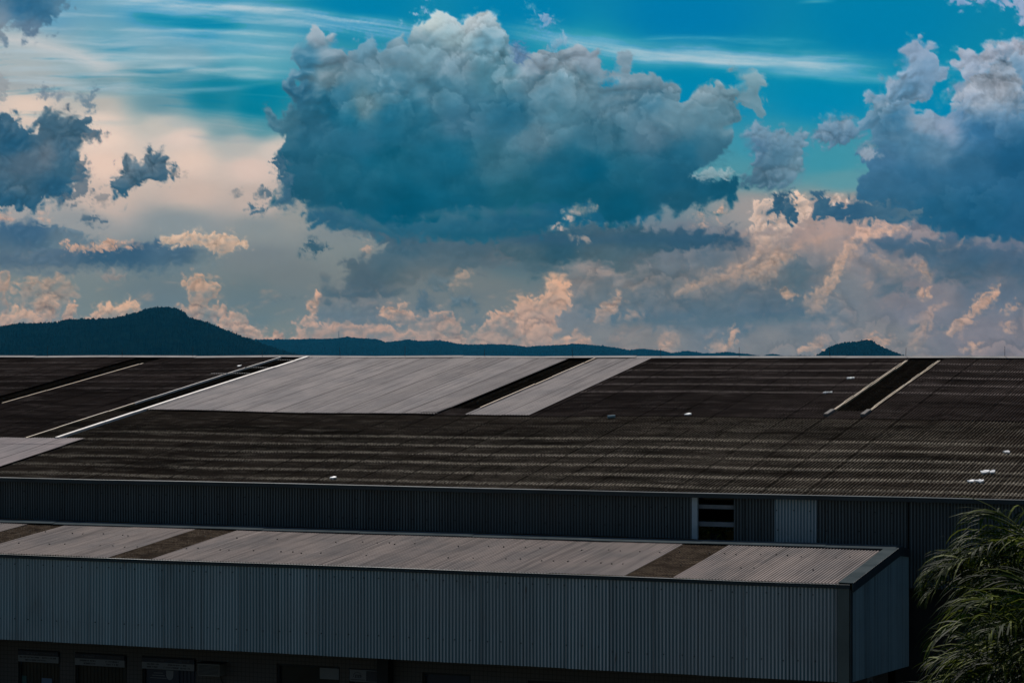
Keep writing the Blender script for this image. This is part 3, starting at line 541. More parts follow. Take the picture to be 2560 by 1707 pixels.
    S.cloud([(2384, 150), (2396, 128), (2420, 115), (2436, 124), (2448, 130), (2470, 110), (2500, 98), (2526, 90), (2560, 100), (2640, 96), (2800, 120), (3000, 100), (3200, 120), (3200, 300), (2560, 260), (2440, 230), (2400, 190)],
            [(2410, 140, 150, 168, 192), (2440, 180, 130, 152, 178), (2520, 120, 168, 178, 198), (2700, 150, 140, 160, 184), (3000, 200, 110, 140, 165)], 581, **rr)
    S.cloud([(2245, 122), (2262, 108), (2278, 92), (2302, 86), (2312, 110), (2334, 116), (2346, 140), (2360, 165), (2366, 190), (2340, 220), (2320, 250), (2284, 262), (2296, 276), (2320, 268), (2350, 278), (2362, 288), (2384, 266), (2388, 240), (2386, 218), (2412, 198), (2452, 180), (2484, 156), (2502, 138), (2520, 130), (2560, 118), (2700, 140), (2900, 110), (3200, 150), (3200, 620), (2560, 612), (2470, 604), (2400, 600), (2340, 590), (2300, 560), (2240, 552), (2130, 500), (2136, 470), (2160, 440), (2170, 410), (2150, 398), (2144, 380), (2160, 364), (2180, 360), (2180, 330), (2160, 312), (2156, 285), (2172, 262), (2166, 235), (2180, 228), (2206, 226), (2200, 196), (2215, 188), (2242, 180), (2252, 160)],
            [(2300, 120, 132, 158, 186), (2310, 180, 112, 146, 175), (2220, 210, 120, 150, 176), (2260, 230, 78, 130, 165), (2190, 270, 96, 138, 164), (2240, 300, 44, 108, 146), (2190, 330, 72, 120, 150), (2310, 300, 134, 156, 178), (2370, 320, 138, 156, 180), (2400, 260, 84, 128, 165), (2460, 210, 62, 116, 155), (2530, 180, 96, 138, 168), (2560, 140, 130, 158, 184), (2450, 320, 50, 106, 145), (2280, 360, 74, 122, 152), (2340, 380, 84, 126, 154), (2200, 400, 60, 108, 142), (2200, 460, 50, 100, 132), (2300, 440, 46, 100, 134), (2420, 420, 44, 98, 132), (2540, 400, 28, 86, 122), (2240, 520, 42, 92, 122), (2350, 520, 30, 88, 120), (2450, 540, 24, 84, 118), (2550, 580, 30, 84, 118), (2750, 300, 60, 110, 145), (2900, 500, 34, 88, 120), (3100, 300, 70, 115, 145)],
            582, down=(520, 600, 8, 8), litv=(260, 430), **rr)
    S.cloud([(2386, 240), (2392, 220), (2412, 202), (2452, 184), (2470, 180), (2500, 140), (2520, 132), (2528, 150), (2560, 200), (2560, 300), (2440, 330), (2400, 280)], [(2410, 230, 110, 142, 174), (2420, 290, 52, 108, 148), (2480, 200, 84, 128, 164), (2540, 220, 48, 108, 150)], 583, **{**rr, 'big': 40, 'fade': [('v', 330, 260), ('u', 2640, 2540)]})
    S.cloud([(2146, 378), (2160, 362), (2182, 366), (2190, 392), (2172, 405), (2152, 396)], [(2160, 380, 122, 140, 158)], 584, **{**m, 'big': 18, 'rim': .3})
    # rags and shelf below it
    S.cloud([(1924, 500), (1930, 484), (1944, 482), (1952, 488), (1962, 470), (1974, 480), (1978, 492), (1964, 500), (1980, 512), (2000, 530), (1996, 548), (1976, 560), (1960, 552), (1962, 540), (1944, 540), (1930, 545), (1920, 530)], [(1950, 500, 50, 88, 112)], 590, **{**r, 'wisp': 8, 'big': 22})
    S.cloud([(2030, 500), (2036, 484), (2060, 486), (2076, 500), (2084, 506), (2110, 508), (2160, 500), (2260, 520), (2310, 532), (2290, 548), (2230, 554), (2180, 553), (2100, 552), (2060, 550), (2040, 545), (2034, 525)], [(2050, 510, 56, 94, 118), (2120, 530, 48, 88, 116), (2220, 530, 62, 100, 124), (2280, 535, 78, 108, 126)], 591, **{**r, 'wisp': 5, 'big': 26, 'relief': .15})
    S.cloud([(2080, 600), (2120, 596), (2180, 606), (2250, 596), (2300, 600), (2330, 590), (2400, 596), (2480, 610), (2560, 616), (2800, 630), (3200, 620), (3200, 700), (2560, 720), (2500, 706), (2440, 712), (2400, 720), (2360, 706), (2330, 690), (2300, 660), (2250, 640)],
            [(2300, 620, 64, 94, 120), (2450, 640, 60, 90, 118), (2550, 660, 66, 92, 120), (2380, 680, 70, 94, 118), (2500, 700, 80, 98, 120), (2900, 680, 84, 102, 122)], 592, big=50, warp=20, soft=12, relief=.2, lit=(180, 150, 148), rim=.15, depth=70, down=(650, 720, 22, 22), fade=[('u', 2090, 2200)])
    S.cloud([(2222, 712), (2250, 716), (2290, 730), (2285, 738), (2250, 730)], [(2250, 720, 78, 98, 118)], 593, op=.8, **{**r, 'soft': 7})
    S.cloud([(1960, 660), (1990, 640), (2015, 650), (2030, 680), (2010, 720), (1960, 720)], [(1990, 690, 88, 108, 124)], 594, op=.7, **{**r, 'soft': 16, 'wisp': 10})
    S.cloud([(2350, -60), (3200, -80), (3200, 60), (2700, 90), (2580, 80), (2556, 66), (2546, 40), (2538, 20), (2528, 4), (2516, 14), (2504, 20), (2500, 4), (2480, 2), (2460, 12), (2450, 18), (2440, 6), (2420, 8), (2400, 18), (2394, 4), (2370, 2), (2356, -6)],
            [(2450, 5, 120, 158, 196), (2550, 30, 150, 170, 200), (2800, 0, 140, 165, 190)], 595, **{**g, 'big': 26, 'wisp': 6, 'soft': 4})
    k = sstep(540, 720, V)[..., None]; S.C += k * np.array([3.0, -1.0, -11.0])
    k2 = (1 - sstep(60, 330, V))[..., None] * (S.C[..., 2:3] > S.C[..., 0:1] + 120); S.C += k2 * np.array([0., 2., -9.])
    # ---- fine grain of the air
    S.C *= (1 + .012 * fbm(U / 26, V / 16, 900, 3))[..., None]
    return lin(np.clip(S.C, 0, 255))
# ------------------------------------------------------------------ sky dome sector behind the hills
def bearing(u, v, dist):
    # u, v in chart units from the mean horizon bearing -> point at a distance
    x = (u - 1280) / 6000; z = -(v - 881) / 6000
    d = np.stack([x * CY - SY, x * SY + CY, z + 0 * x], -1) if isinstance(u, np.ndarray) else np.array([x * CY - SY, x * SY + CY, z])
    return d * dist
def sky_dome():
    us = np.arange(-380, 2942, 2.5) + 1.25; vs = np.arange(-300, 935, 2.5) + 1.25
    L = paint_sky(us, vs)
    U, V = np.meshgrid(us, vs)
    P = bearing(U, V, 1.0); P = P / np.linalg.norm(P, axis=-1, keepdims=True) * 42000
    a = sstep(-380, -240, U) * (1 - sstep(2800, 2940, U)) * sstep(-300, -180, V)
    col = np.concatenate([L, a[..., None]], -1)
    m = bpy.data.materials.new('sky_glow'); m.use_nodes = True; t = m.node_tree; t.nodes.clear()
    at = t.nodes.new('ShaderNodeAttribute'); at.attribute_name = 'air'
    em = t.nodes.new('ShaderNodeEmission'); tr = t.nodes.new('ShaderNodeBsdfTransparent'); mx = t.nodes.new('ShaderNodeMixShader'); out = t.nodes.new('ShaderNodeOutputMaterial')
    t.links.new(at.outputs['Color'], em.inputs[0]); em.inputs[1].default_value = 2 ** .6
    t.links.new(at.outputs['Alpha'], mx.inputs[0]); t.links.new(tr.outputs[0], mx.inputs[1]); t.links.new(em.outputs[0], mx.inputs[2]); t.links.new(mx.outputs[0], out.inputs[0])
    m.cycles.emission_sampling = 'NONE'
    o = grid_mesh('sky', P[..., 0], P[..., 1], P[..., 2] + EYE, m, attr={'air': ('FLOAT_COLOR', col)})
    tag(o, 'late afternoon sky with a great teal cumulus, cirrus streaks and warm clouds low down', 'sky', kind='structure')
sky_dome()
# ------------------------------------------------------------------ ground and hills
g = G('yard_ground', .95, spec=0.0); n1 = g.noise(.05, .05, .05, 6); n2 = g.noise(1.5, 1.5, 1.5, 5)
near = g.mix(g.ramp(n1, .35, .65), (.045, .047, .045), g.mix(n2, (.06, .055, .04), (.035, .05, .02)))
n3 = g.noise(.004, .004, .004, 6)
M_ground = g.done(g.mix(g.ramp(g.y, 110, 300), near, g.mix(g.ramp(n3, .4, .62), (.005, .013, .010), (.014, .024, .014))))
def ground():
    r = [0, 20, 45, 90, 125, 180, 260, 340, 600, 1500, 4000, 9000, 13000, 16000]
    xs = np.array(sorted(set([-v for v in r] + r)), float); ys = np.array([-200] + r + [17500], float)
    X, Y = np.meshgrid(xs, ys); rr = np.maximum(np.abs(X) - 40, Y - 20)
    Z = -50 * sstep(95, 330, rr)
    o = grid_mesh('ground', X, Y, Z, M_ground); tag(o, kind='structure')
ground()
g = G('forest', .95, spec=0.0)
n1 = g.noise(.012, .012, .03, 5); n2 = g.noise(.09, .09, .12, 4)
M_forest = g.done(g.mix(g.ramp(n1, .35, .65), (.003, .008, .008), (.006, .014, .012)), bump=n2, bstr=.9, bdist=6)
def hill(name, pts, dist, depth, seed, crown, label=None, tail=None):
    # ridge profile (bearing, height) carried to its distance, with a front and a back slope and tree crowns along it
    p = np.array(pts, float); u = np.arange(p[0, 0], p[-1, 0], 1.5)
    v = np.interp(u, p[:, 0], p[:, 1])
    k = np.exp(-.5 * (np.arange(-6, 7) / 2.2) ** 2); k /= k.sum(); v = np.convolve(np.pad(v, 6, mode='edge'), k, 'valid')
    rows = np.concatenate([np.linspace(-1, 0, 26), np.linspace(.04, 1, 12)])
    U = np.tile(u, (len(rows), 1)); T = np.tile(rows[:, None], (1, len(u)))
    D = dist + depth * T * (1 + .15 * fbm(U / 90, T * 3, seed, 3))
    top = (881 - v) / 6000 * dist + EYE
    base = -52.0
    f = 1 - np.abs(T) ** 1.35
    H = base + (top - base) * f
    H = H + (1 - np.abs(T)) * np.abs(T) * (top - base) * .5 * fbm(U / 60, T * 5, seed + 3, 4)
    c = crown * (np.abs(perlin(U / 5.5, T * 40, seed + 5)) * 1.6 + np.abs(perlin(U / 2.6, T * 70, seed + 6)) * .9 - .55) * np.clip(f * 4, 0, 1)
    lone = sstep(.46, .7, perlin(U / 9, T * 30 + 5, seed + 8)) * crown * 1.0
    H = H + (c + lone) * dist / 6000
    # keep front slopes under the ridge line of sight
    lim = EYE + (top + c * dist / 6000 - EYE) * D / dist - np.where(T < 0, .0008 * dist * np.abs(T), -1e9)
    H = np.where(T < -.01, np.minimum(H, lim), H)
    P = bearing(U, np.full_like(U, 881.0), 1.0)
    o = grid_mesh(name, P[..., 0] * D, P[..., 1] * D, H, M_forest, smooth=False)
    tag(o, label, 'hill' if label else None, kind='structure'); return o
hill('near_hill', [(-700, 900), (-400, 850), (-200, 822), (0, 816), (57, 808), (123, 807), (143, 806), (172, 798), (238, 797), (287, 794), (344, 781), (359, 774), (382, 769), (408, 767), (436, 770), (459, 778), (466, 786), (470, 794), (502, 801), (545, 816), (574, 829), (611, 843), (640, 854), (683, 869), (726, 881), (755, 888), (800, 899), (860, 915)], 7000, 1500, 41, 4.6,
     'dark wooded hill with a flat-topped summit at the left')
hill('far_hills', [(300, 900), (450, 862), (560, 851), (640, 849), (726, 848), (841, 846), (870, 842), (887, 845), (941, 847), (955, 852), (964, 856), (1022, 849), (1048, 853), (1099, 851), (1142, 859), (1171, 862), (1230, 860), (1280, 862), (1317, 868), (1332, 865), (1395, 863), (1441, 859), (1481, 863), (1538, 869), (1576, 876), (1601, 872), (1642, 875), (1682, 883), (1719, 877), (1754, 883), (1790, 883), (1811, 880), (1868, 885), (1906, 891), (1920, 886), (1937, 885), (1957, 891), (1975, 889), (2040, 890), (2120, 893), (2300, 897), (2600, 899), (3300, 900)], 13500, 2500, 51, 2.4,
     'long low blue ridge between the two hills')
hill('small_hill', [(1990, 905), (2030, 896), (2042, 889), (2063, 875), (2081, 865), (2101, 858), (2150, 853), (2167, 849), (2181, 852), (2196, 862), (2224, 877), (2262, 890), (2300, 901), (2330, 908)], 8500, 900, 61, 4.2,
     'small rounded dark wooded hill above the right of the roof')
g = G('mast_steel', .5, .6); M_mast = g.done((.12, .12, .13))
def hill_mast():
    P = bearing(847, 881, 13500); z = (881 - 848) / 6000 * 13500 + EYE
    t = thing('radio_mast', (P[0], P[1], z - 8), 'thin lattice radio mast standing alone on the far blue ridge', 'mast')
    b = MB(); b.tube([(P[0], P[1], z - 8), (P[0], P[1], z + 50)], [1.6, .7], 6); b.build('shaft', M_mast, t)
    for k in range(3):
        b = MB(); b.box(P[0] - 1.7, P[0] + 1.7, P[1] - 1.7, P[1] + 1.7, z + 14 + k * 12, z + 15 + k * 12); b.build('platform', M_mast, t)
hill_mast()
# ------------------------------------------------------------------ roof and wall materials
SW = 1.07                 # cover width of a roof sheet
PITCH = SW / 12
def crest(g, a, pitch, off=0.0, sharp=1.0):
    c = g.f('COSINE', g.f('MULTIPLY', g.f('SUBTRACT', a, off), 2 * math.pi / pitch))
    return g.f('MULTIPLY_ADD', c, .5, .5)
def old_cement(name, row, off, dark, brown, pale, band_amt, right_pale=1.0, lim=(62.1, 61.8), seam_c=(.002, .002, .002)):
    g = G(name, .95, spec=0)
    big = g.noise(.16, .35, 0, 5, .6); mid = g.noise(.9, 1.6, 0, 6, .65); fine = g.noise(16, 5, 0, 4, .7)
    stain = g.noise(.45, 2.4, 0, 5, .6, 7.0)
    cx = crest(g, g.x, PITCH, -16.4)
    sheet = g.rnd(g.cell(g.x, SW, -16.4), g.cell(g.y, row, off))
    c = g.mix(g.ramp(big, .38, .62), dark, brown)
    c = g.mix(g.f('MULTIPLY', g.ramp(mid, .35, .75), .6), c, tuple(v * .45 for v in dark))
    c = g.mix(g.f('MULTIPLY', sheet, .35), c, brown)
    # crests are worn paler than the mossy troughs, more so towards the right-hand bays
    rgt = g.ramp(g.x, -34, -14)
    wear = g.f('MULTIPLY', g.f('POWER', cx, 3.0), g.f('MULTIPLY_ADD', rgt, .42 * right_pale, .05))
    wear = g.f('MULTIPLY', wear, g.f('MULTIPLY', g.ramp(fine, .25, .7), g.ramp(g.noise(.35, .9, 0, 5, .6, 41.0), .32, .62)))
    c = g.mix(wear, c, pale)
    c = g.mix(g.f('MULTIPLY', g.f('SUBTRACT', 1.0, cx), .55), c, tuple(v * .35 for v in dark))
    run = g.noise(2.6, .22, 0, 5, .65, 11.0); run2 = g.noise(7.5, .5, 0, 4, .6, 21.0)
    c = g.mix(g.f('MULTIPLY', g.ramp(run, .52, .74), .75), c, tuple(v * .35 for v in dark))
    c = g.mix(g.f('MULTIPLY', g.ramp(run2, .58, .78), .10), c, pale)
    blot = g.noise(.7, 2.2, 0, 6, .72, 31.0)
    c = g.mix(g.f('MULTIPLY', g.ramp(blot, .50, .72), .20), c, pale)
    # lichen bands just under every lap
    wob = g.f('MULTIPLY', g.f('SUBTRACT', g.noise(.5, .1, 0, 4), .5), .16)
    d = g.f('FRACT', g.f('DIVIDE', g.f('SUBTRACT', g.f('ADD', g.y, wob), off - .12), row))
    band = g.f('MULTIPLY', g.ramp(d, 0.0, .06), g.f('SUBTRACT', 1.0, g.ramp(d, .17, .33)))
    band = g.f('MULTIPLY', band, g.ramp(g.noise(.35, .8, 0, 5, .65, 3.0), .30, .52))
    band = g.f('MULTIPLY', band, g.ramp(fine, .3, .62))
    band = g.f('MULTIPLY', band, g.f('MULTIPLY_ADD', g.f('POWER', cx, 1.3), .8, .2))
    band = g.f('MULTIPLY', band, g.f('MULTIPLY_ADD', g.ramp(g.x, -42, -22), .6, .4))
    band = g.f('MULTIPLY', band, g.ramp(g.y, *lim))
    c = g.mix(g.f('MULTIPLY', band, band_amt, clamp=True), c, pale)
    c = g.mix(g.f('MULTIPLY', g.ramp(stain, .55, .75), .07), c, pale)
    ln = g.f('MULTIPLY', g.line(g.x, SW, -16.4, .018), g.f('MULTIPLY', g.ramp(g.noise(.3, .5, 0, 4, .7), .30, .50), g.ramp(g.rnd(g.cell(g.x, SW, -16.4 - SW / 2)), -.2, .6)))
    c = g.mix(g.f('MULTIPLY', ln, .85), c, seam_c)
    ln = g.line(g.y, row, off, .012)
    c = g.mix(g.f('MULTIPLY', ln, .35), c, (.003, .003, .003))
    return g.done(c, bump=fine, bstr=.35, bdist=.004)
M_low = old_cement('old_cement_lower', 1.25, 61.40 - 1.25 * 5, (.015, .013, .011), (.040, .032, .026), (.46, .41, .33), 1.0, seam_c=(.004, .0035, .003))
M_up = old_cement('old_cement_upper', 1.46, 65.0, (.020, .0162, .0148), (.048, .038, .0345), (.31, .265, .245), .8, .4, lim=(68.4, 68.7))
def sheet_paint(name, col, alt, seam=SW, pitch=PITCH, off=-16.4, rough=.62, metal=.15, dirt=.35, trough=.5, seam_w=.014, grime=(.05, .045, .045)):
    g = G(name, .8, 0, .08)
    a = g.noise(8.5, .22, .22, 5, .65); b = g.noise(.9, .5, .5, 6, .65, 4.0); fine = g.noise(22, 1.2, 1.2, 3, .6)
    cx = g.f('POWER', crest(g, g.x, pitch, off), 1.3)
    sh = g.rnd(g.cell(g.x, seam, off))
    c = g.mix(g.ramp(b, .35, .68), col, alt)
    c = g.mix(g.f('MULTIPLY', g.ramp(a, .42, .72), dirt), c, grime)
    c = g.mix(g.f('MULTIPLY', sh, .18), c, grime)
    c = g.mix(g.f('MULTIPLY', g.f('SUBTRACT', 1.0, cx), trough), c, grime)  # troughs darkened: dirt plus rib shade put into the colour
    c = g.mix(g.f('MULTIPLY', g.ramp(fine, .55, .8), .2), c, grime)
    if seam_w: c = g.mix(g.f('MULTIPLY', g.line(g.x, seam, off, seam_w), .85), c, (.012, .014, .016))
    return g.done(c, bump=g.noise(9, 3, 3, 3), bstr=.12, bdist=.004)
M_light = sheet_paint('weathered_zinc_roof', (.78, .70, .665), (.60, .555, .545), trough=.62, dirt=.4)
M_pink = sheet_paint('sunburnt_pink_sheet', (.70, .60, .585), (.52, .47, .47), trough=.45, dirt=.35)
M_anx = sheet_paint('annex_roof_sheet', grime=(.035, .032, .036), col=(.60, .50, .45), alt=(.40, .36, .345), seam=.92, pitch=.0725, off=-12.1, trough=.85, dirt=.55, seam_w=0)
def moss_strip(name, a, b, c3):
    g = G(name, .95, spec=0)
    n = g.noise(3, 6, 0, 6, .7); n2 = g.noise(14, 20, 0, 4, .7, 5.0); n3 = g.noise(1, 1.3, 0, 4, .6, 9.0)
    c = g.mix(g.ramp(n, .35, .65), a, b); c = g.mix(g.ramp(n2, .56, .72), c, c3); c = g.mix(g.f('MULTIPLY', g.ramp(n3, .45, .65), .6), c, a); c = g.mix(g.f('MULTIPLY', g.f('SUBTRACT', 1.0, crest(g, g.x, .0725, -12.1)), .6), c, tuple(v * .3 for v in a)); c = g.mix(g.f('MULTIPLY', g.ramp(g.noise(5, .5, 0, 5, .7, 2.0), .5, .7), .6), c, a)
    return g.done(c, bump=n2, bstr=.6, bdist=.01)
M_moss = moss_strip('mossy_skylight', (.006, .0054, .0046), (.018, .0155, .012), (.11, .098, .08))
M_brown = moss_strip('brown_rotten_sheet', (.045, .034, .026), (.17, .13, .095), (.52, .45, .36))
def flat(name, col, alt=None, rough=.55, metal=.2, sc=2.0, spec=.5):
    g = G(name, rough, metal, spec); n = g.noise(sc, sc, sc, 5, .6); alt = alt or tuple(v * .6 for v in col)
    return g.done(g.mix(g.ramp(n, .35, .7), col, alt), bump=g.noise(sc * 9, sc * 9, sc * 9, 3), bstr=.1, bdist=.003)
M_cap = flat('galvanised_cap', (.42, .41, .40), (.28, .28, .28), .8, 0, 1.5, .2)
M_white = flat('white_flashing', (.86, .82, .78), (.66, .62, .58), .6, 0, .8, .3)
M_tan = flat('tan_flashing', (.42, .25, .10), (.26, .155, .065), .6, 0, 1.2)
M_cream = flat('cream_flashing', (.44, .32, .17), (.20, .145, .08), .6, 0, 1.8)
M_fascia = flat('dark_fascia', (.030, .050, .060), (.018, .030, .038), .5, .1, 1.0)
M_edge = flat('fascia_edge', (.30, .33, .34), (.20, .22, .23), .45, .3, 1.0)
M_patch = flat('bare_white_patch', (.92, .94, .95), (.85, .88, .9), .4, 0, 3)
M_dark = flat('dark_steel', (.03, .03, .032), None, .6, .3)
M_acap = flat('annex_cap', (.10, .125, .135), (.07, .09, .10), .9, 0, 1.5, 0)
def cladding(name, crest_c, valley_c, pitch, off, seam, axis='x', dirt=.35, rough=.5, fade=None):
    g = G(name, rough, .1)
    a = g.x if axis == 'x' else g.y
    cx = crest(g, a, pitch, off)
    st = g.noise(5 if axis == 'x' else .0, 0 if axis == 'x' else 5, .12, 5, .65); big = g.noise(.25, .25, .5, 4)
    low = g.noise(.8, .8, .35, 4, .6, 3.0)
    if fade: valley_c2 = valley_c; vmix = g.mix(g.ramp(g.x, -34, -14), fade[0], valley_c); cmix = g.mix(g.ramp(g.x, -34, -14), fade[1], crest_c)  # paler sheen towards the right end is painted into the colours
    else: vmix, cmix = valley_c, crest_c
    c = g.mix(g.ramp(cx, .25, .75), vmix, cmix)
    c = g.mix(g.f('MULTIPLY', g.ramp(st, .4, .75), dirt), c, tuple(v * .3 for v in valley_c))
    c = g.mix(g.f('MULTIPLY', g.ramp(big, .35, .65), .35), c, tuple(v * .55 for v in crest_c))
    sh = g.rnd(g.cell(a, seam, off)); c = g.mix(g.f('MULTIPLY', sh, .22), c, tuple(v * .4 for v in valley_c))
    c = g.mix(g.f('MULTIPLY', g.line(a, seam, off, .009), .6), c, (.006, .008, .01))
    c = g.mix(g.f('MULTIPLY', g.ramp(low, .55, .75), .3), c, (.10, .08, .07))
    rust = g.f('MULTIPLY', g.ramp(g.noise(9 if axis == 'x' else 0, 0 if axis == 'x' else 9, 1.2, 4, .6, 6.0), .62, .75), g.ramp(g.noise(.6, .6, 2.5, 4, .6, 8.0), .45, .6))
    c = g.mix(g.f('MULTIPLY', rust, .7), c, (.13, .055, .03))
    return g.done(c, bump=g.noise(3, 3, 2, 3), bstr=.15, bdist=.01)
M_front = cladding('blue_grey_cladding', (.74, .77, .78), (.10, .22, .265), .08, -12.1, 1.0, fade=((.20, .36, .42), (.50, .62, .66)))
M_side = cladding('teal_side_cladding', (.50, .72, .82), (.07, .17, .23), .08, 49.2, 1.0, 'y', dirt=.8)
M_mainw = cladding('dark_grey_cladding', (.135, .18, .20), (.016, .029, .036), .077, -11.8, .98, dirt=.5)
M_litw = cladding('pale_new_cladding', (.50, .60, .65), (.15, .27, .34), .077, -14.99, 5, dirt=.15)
M_post = flat('pale_blue_post', (.50, .62, .70), (.36, .48, .56), .5, .1, 1.2)
M_rail = flat('grey_rail', (.22, .26, .30), (.14, .17, .20), .6, .1, 1.5)
M_yel = flat('ochre_wall', (.80, .58, .12), (.60, .44, .10), .8, 0, 1.2)
M_tanb = flat('tan_lintel', (.20, .17, .11), (.12, .10, .06), .8, 0, 1.2)
M_trim = flat('green_grey_corner_trim', (.15, .18, .17), (.09, .115, .11), .55, .1, .8)
g = G('tiled_facade', .6); ln = g.f('MAXIMUM', g.line(g.z, .105, 0, .006), g.line(g.x, .105, 0, .006))
M_tile = g.done(g.mix(g.f('MULTIPLY', ln, .8), g.mix(g.noise(.5, .5, .8, 4), (.11, .095, .085), (.075, .068, .062)), (.025, .022, .02)))
M_ply = flat('door_panel', (.07, .055, .035), (.04, .034, .022), .7, 0, 1)
M_navy = flat('navy_panel', (.02, .03, .055), (.015, .02, .04), .4, 0, 1)
M_signw = flat('sign_white', (.20, .21, .22), (.17, .18, .19), .5, 0, 1)
M_signd = flat('sign_dark', (.015, .02, .04), None, .4, 0, 1)
M_ink = flat('sign_ink', (.03, .03, .035), None, .6, 0, 1)
M_inkp = flat('sign_pale_ink', (.12, .12, .13), None, .6, 0, 1)
M_paper = flat('paper_blue', (.16, .24, .36), None, .7, 0, 1)
M_paperg = flat('paper_green', (.06, .17, .16), None, .7, 0, 1)
M_ac = flat('ac_casing', (.20, .20, .19), (.14, .14, .13), .5, .1, 2)
M_glass = flat('dark_glass', (.02, .024, .028), None, .12, 0, 1)

# ------------------------------------------------------------------ main shed
YW, YE, YR = 54.75, 54.70, 76.7
ZE, ZR = 7.188, 10.306
M_SL = (ZR - ZE) / (YR - YE)
def sag(X, Y):
    return .022 * np.sin(X * .31 + 1.1) * np.sin((Y - YE) * .11 + .4) + .012 * np.sin(X * .83 + Y * .2)
def roof_z(X, Y): return ZE + M_SL * (Y - YE) + sag(X, Y)
def corrugated(name, x0, x1, rows, mat, parent, amp=.011, lift=0.0, pitch=PITCH, off=-16.4, zf=roof_z, lap=.007, seg=8, sheetw=SW, seed=1, label=None, sheet_lap=.006):
    """rows: list of Y lap lines from eave to ridge; every row is tilted so that its lower edge stands proud"""
    n0 = math.floor((x0 - off) / pitch * seg); n1 = math.ceil((x1 - off) / pitch * seg)
    xs = off + np.arange(n0, n1 + 1) * pitch / seg; xs[0] = max(xs[0], x0); xs[-1] = min(xs[-1], x1)
    rng = np.random.RandomState(seed)
    Ys, Zo, rj = [], [], []
    for i in range(len(rows) - 1):
        a, b = rows[i], rows[i + 1]
        for t in (0.0, .5, 1.0):
            Ys.append(a + (b - a) * t + (0 if t < 1 else -.002)); Zo.append(lap * (1 - t)); rj.append(i)
    Ys = np.array(Ys); Zo = np.array(Zo); rj = np.array(rj)
    X, Y = np.meshgrid(xs, Ys)
    cell = np.floor((xs - off) / sheetw).astype(int)
    jit = rng.uniform(-1, 1, (len(rows), cell.max() - cell.min() + 1))[:, cell - cell.min()][rj]
    frac = (xs - off) / sheetw - np.floor((xs - off) / sheetw)
    Z = zf(X, Y) + amp * np.cos((X - off) * 2 * math.pi / pitch) + Zo[:, None] + lift + jit * .0035 + sheet_lap * (1 - frac)[None, :]
    edge = (Zo > lap * .99)[:, None] * jit * .010
    Y = Y + edge
    return grid_mesh(name, X, Y, Z, mat, parent, smooth=False, label=label)
shed = thing('warehouse', (-30, 65, 0), 'long low warehouse with a dark corrugated gable roof patched in pale sheets', 'warehouse')
XL, XR = -60.0, 4.0
low = [54.56] + [61.40 - 1.25 * k for k in (4, 3, 2, 1, 0)] + [62.65, 63.85, 65.04]
low = [54.56, 55.2, 56.44, 57.60, 58.87, 60.12, 61.40, 62.65, 63.85, 65.04]
up = [65.0, 66.33, 67.79, 69.25, 70.71, 72.05, 73.51, 75.04, 76.62]
corrugated('lower_roof', XL, XR, low, M_low, shed, seed=3)
segs = [(XL, -45.0), (-43.9, -39.12)]
o = corrugated('upper_roof', -43.9, -39.12, [60.17] + [61.4, 62.65, 63.85, 65.0] + up[1:], M_up, shed, lift=.012, seed=4)
corrugated('upper_roof', XL, -45.0, up, M_up, shed, lift=.010, seed=5)
corrugated('upper_roof', -25.2, -16.42, up, M_up, shed, lift=.010, seed=6)
corrugated('upper_roof', -15.38, XR, up, M_up, shed, lift=.010, seed=7)
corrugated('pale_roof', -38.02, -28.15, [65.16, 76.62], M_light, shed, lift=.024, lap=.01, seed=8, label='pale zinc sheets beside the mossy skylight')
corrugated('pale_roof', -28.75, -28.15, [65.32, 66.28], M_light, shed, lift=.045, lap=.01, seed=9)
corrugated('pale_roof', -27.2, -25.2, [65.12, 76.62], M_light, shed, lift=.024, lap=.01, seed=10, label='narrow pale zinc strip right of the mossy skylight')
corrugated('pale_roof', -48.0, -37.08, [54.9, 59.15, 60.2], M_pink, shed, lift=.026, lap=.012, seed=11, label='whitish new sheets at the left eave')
# skylight strips
corrugated('upper_roof', -28.2, -27.15, [65.0, 66.3], M_up, shed, lift=.006, seed=12)
corrugated('upper_roof', -16.46, -15.34, [65.0, 66.3], M_up, shed, lift=.006, seed=13)
def strip(x0, x1, y0, y1, dz=-.012):
    n = max(2, int((y1 - y0) / 1.46)); return corrugated('skylight_strip', x0, x1, list(np.linspace(y0, y1, n + 1)), M_moss, shed, lift=dz, amp=.010, seed=int(abs(x0) * 7))
strip(-45.02, -43.88, 60.2, 76.6, -.035)
strip(-39.14, -38.0, 60.17, 76.6, -.035)
strip(-28.17, -27.18, 66.26, 76.6, -.035)
strip(-16.44, -15.36, 66.27, 76.6, -.035)
def flashing(x, w, y0, y1, mat, h=.045, seed=0, lift=.045, gap=True, step=1.5, label=None):
    rng = random.Random(seed); b = MB(); y = y0
    while y < y1 - .05:
        e = min(y + step * rng.uniform(.8, 1.2), y1); dx = rng.uniform(-.012, .012); dz = rng.uniform(-.004, .006)
        za, zb = float(roof_z(x, y)) + lift + dz, float(roof_z(x, e)) + lift + dz
        v = [(x - w / 2 + dx, y, za - .05), (x + w / 2 + dx, y, za - .05), (x + w / 2 + dx, y, za + h), (x - w / 2 + dx, y, za + h)]
        v2 = [(p[0], e - (.015 if gap else 0), p[2] - za + zb) for p in v]
        b.add(v + v2, [(0, 1, 2, 3), (7, 6, 5, 4), (0, 4, 5, 1), (1, 5, 6, 2), (2, 6, 7, 3), (3, 7, 4, 0)]); y = e
    return b.build('roof_flashing', mat, shed, label=label)
flashing(-43.9, .045, 66.2, 75.2, M_tan, seed=1, h=.012, lift=.025, label='thin tan flashing along the left skylight')
flashing(-39.10, .055, 60.2, 66.4, M_cream, seed=2, h=.012, lift=.03)
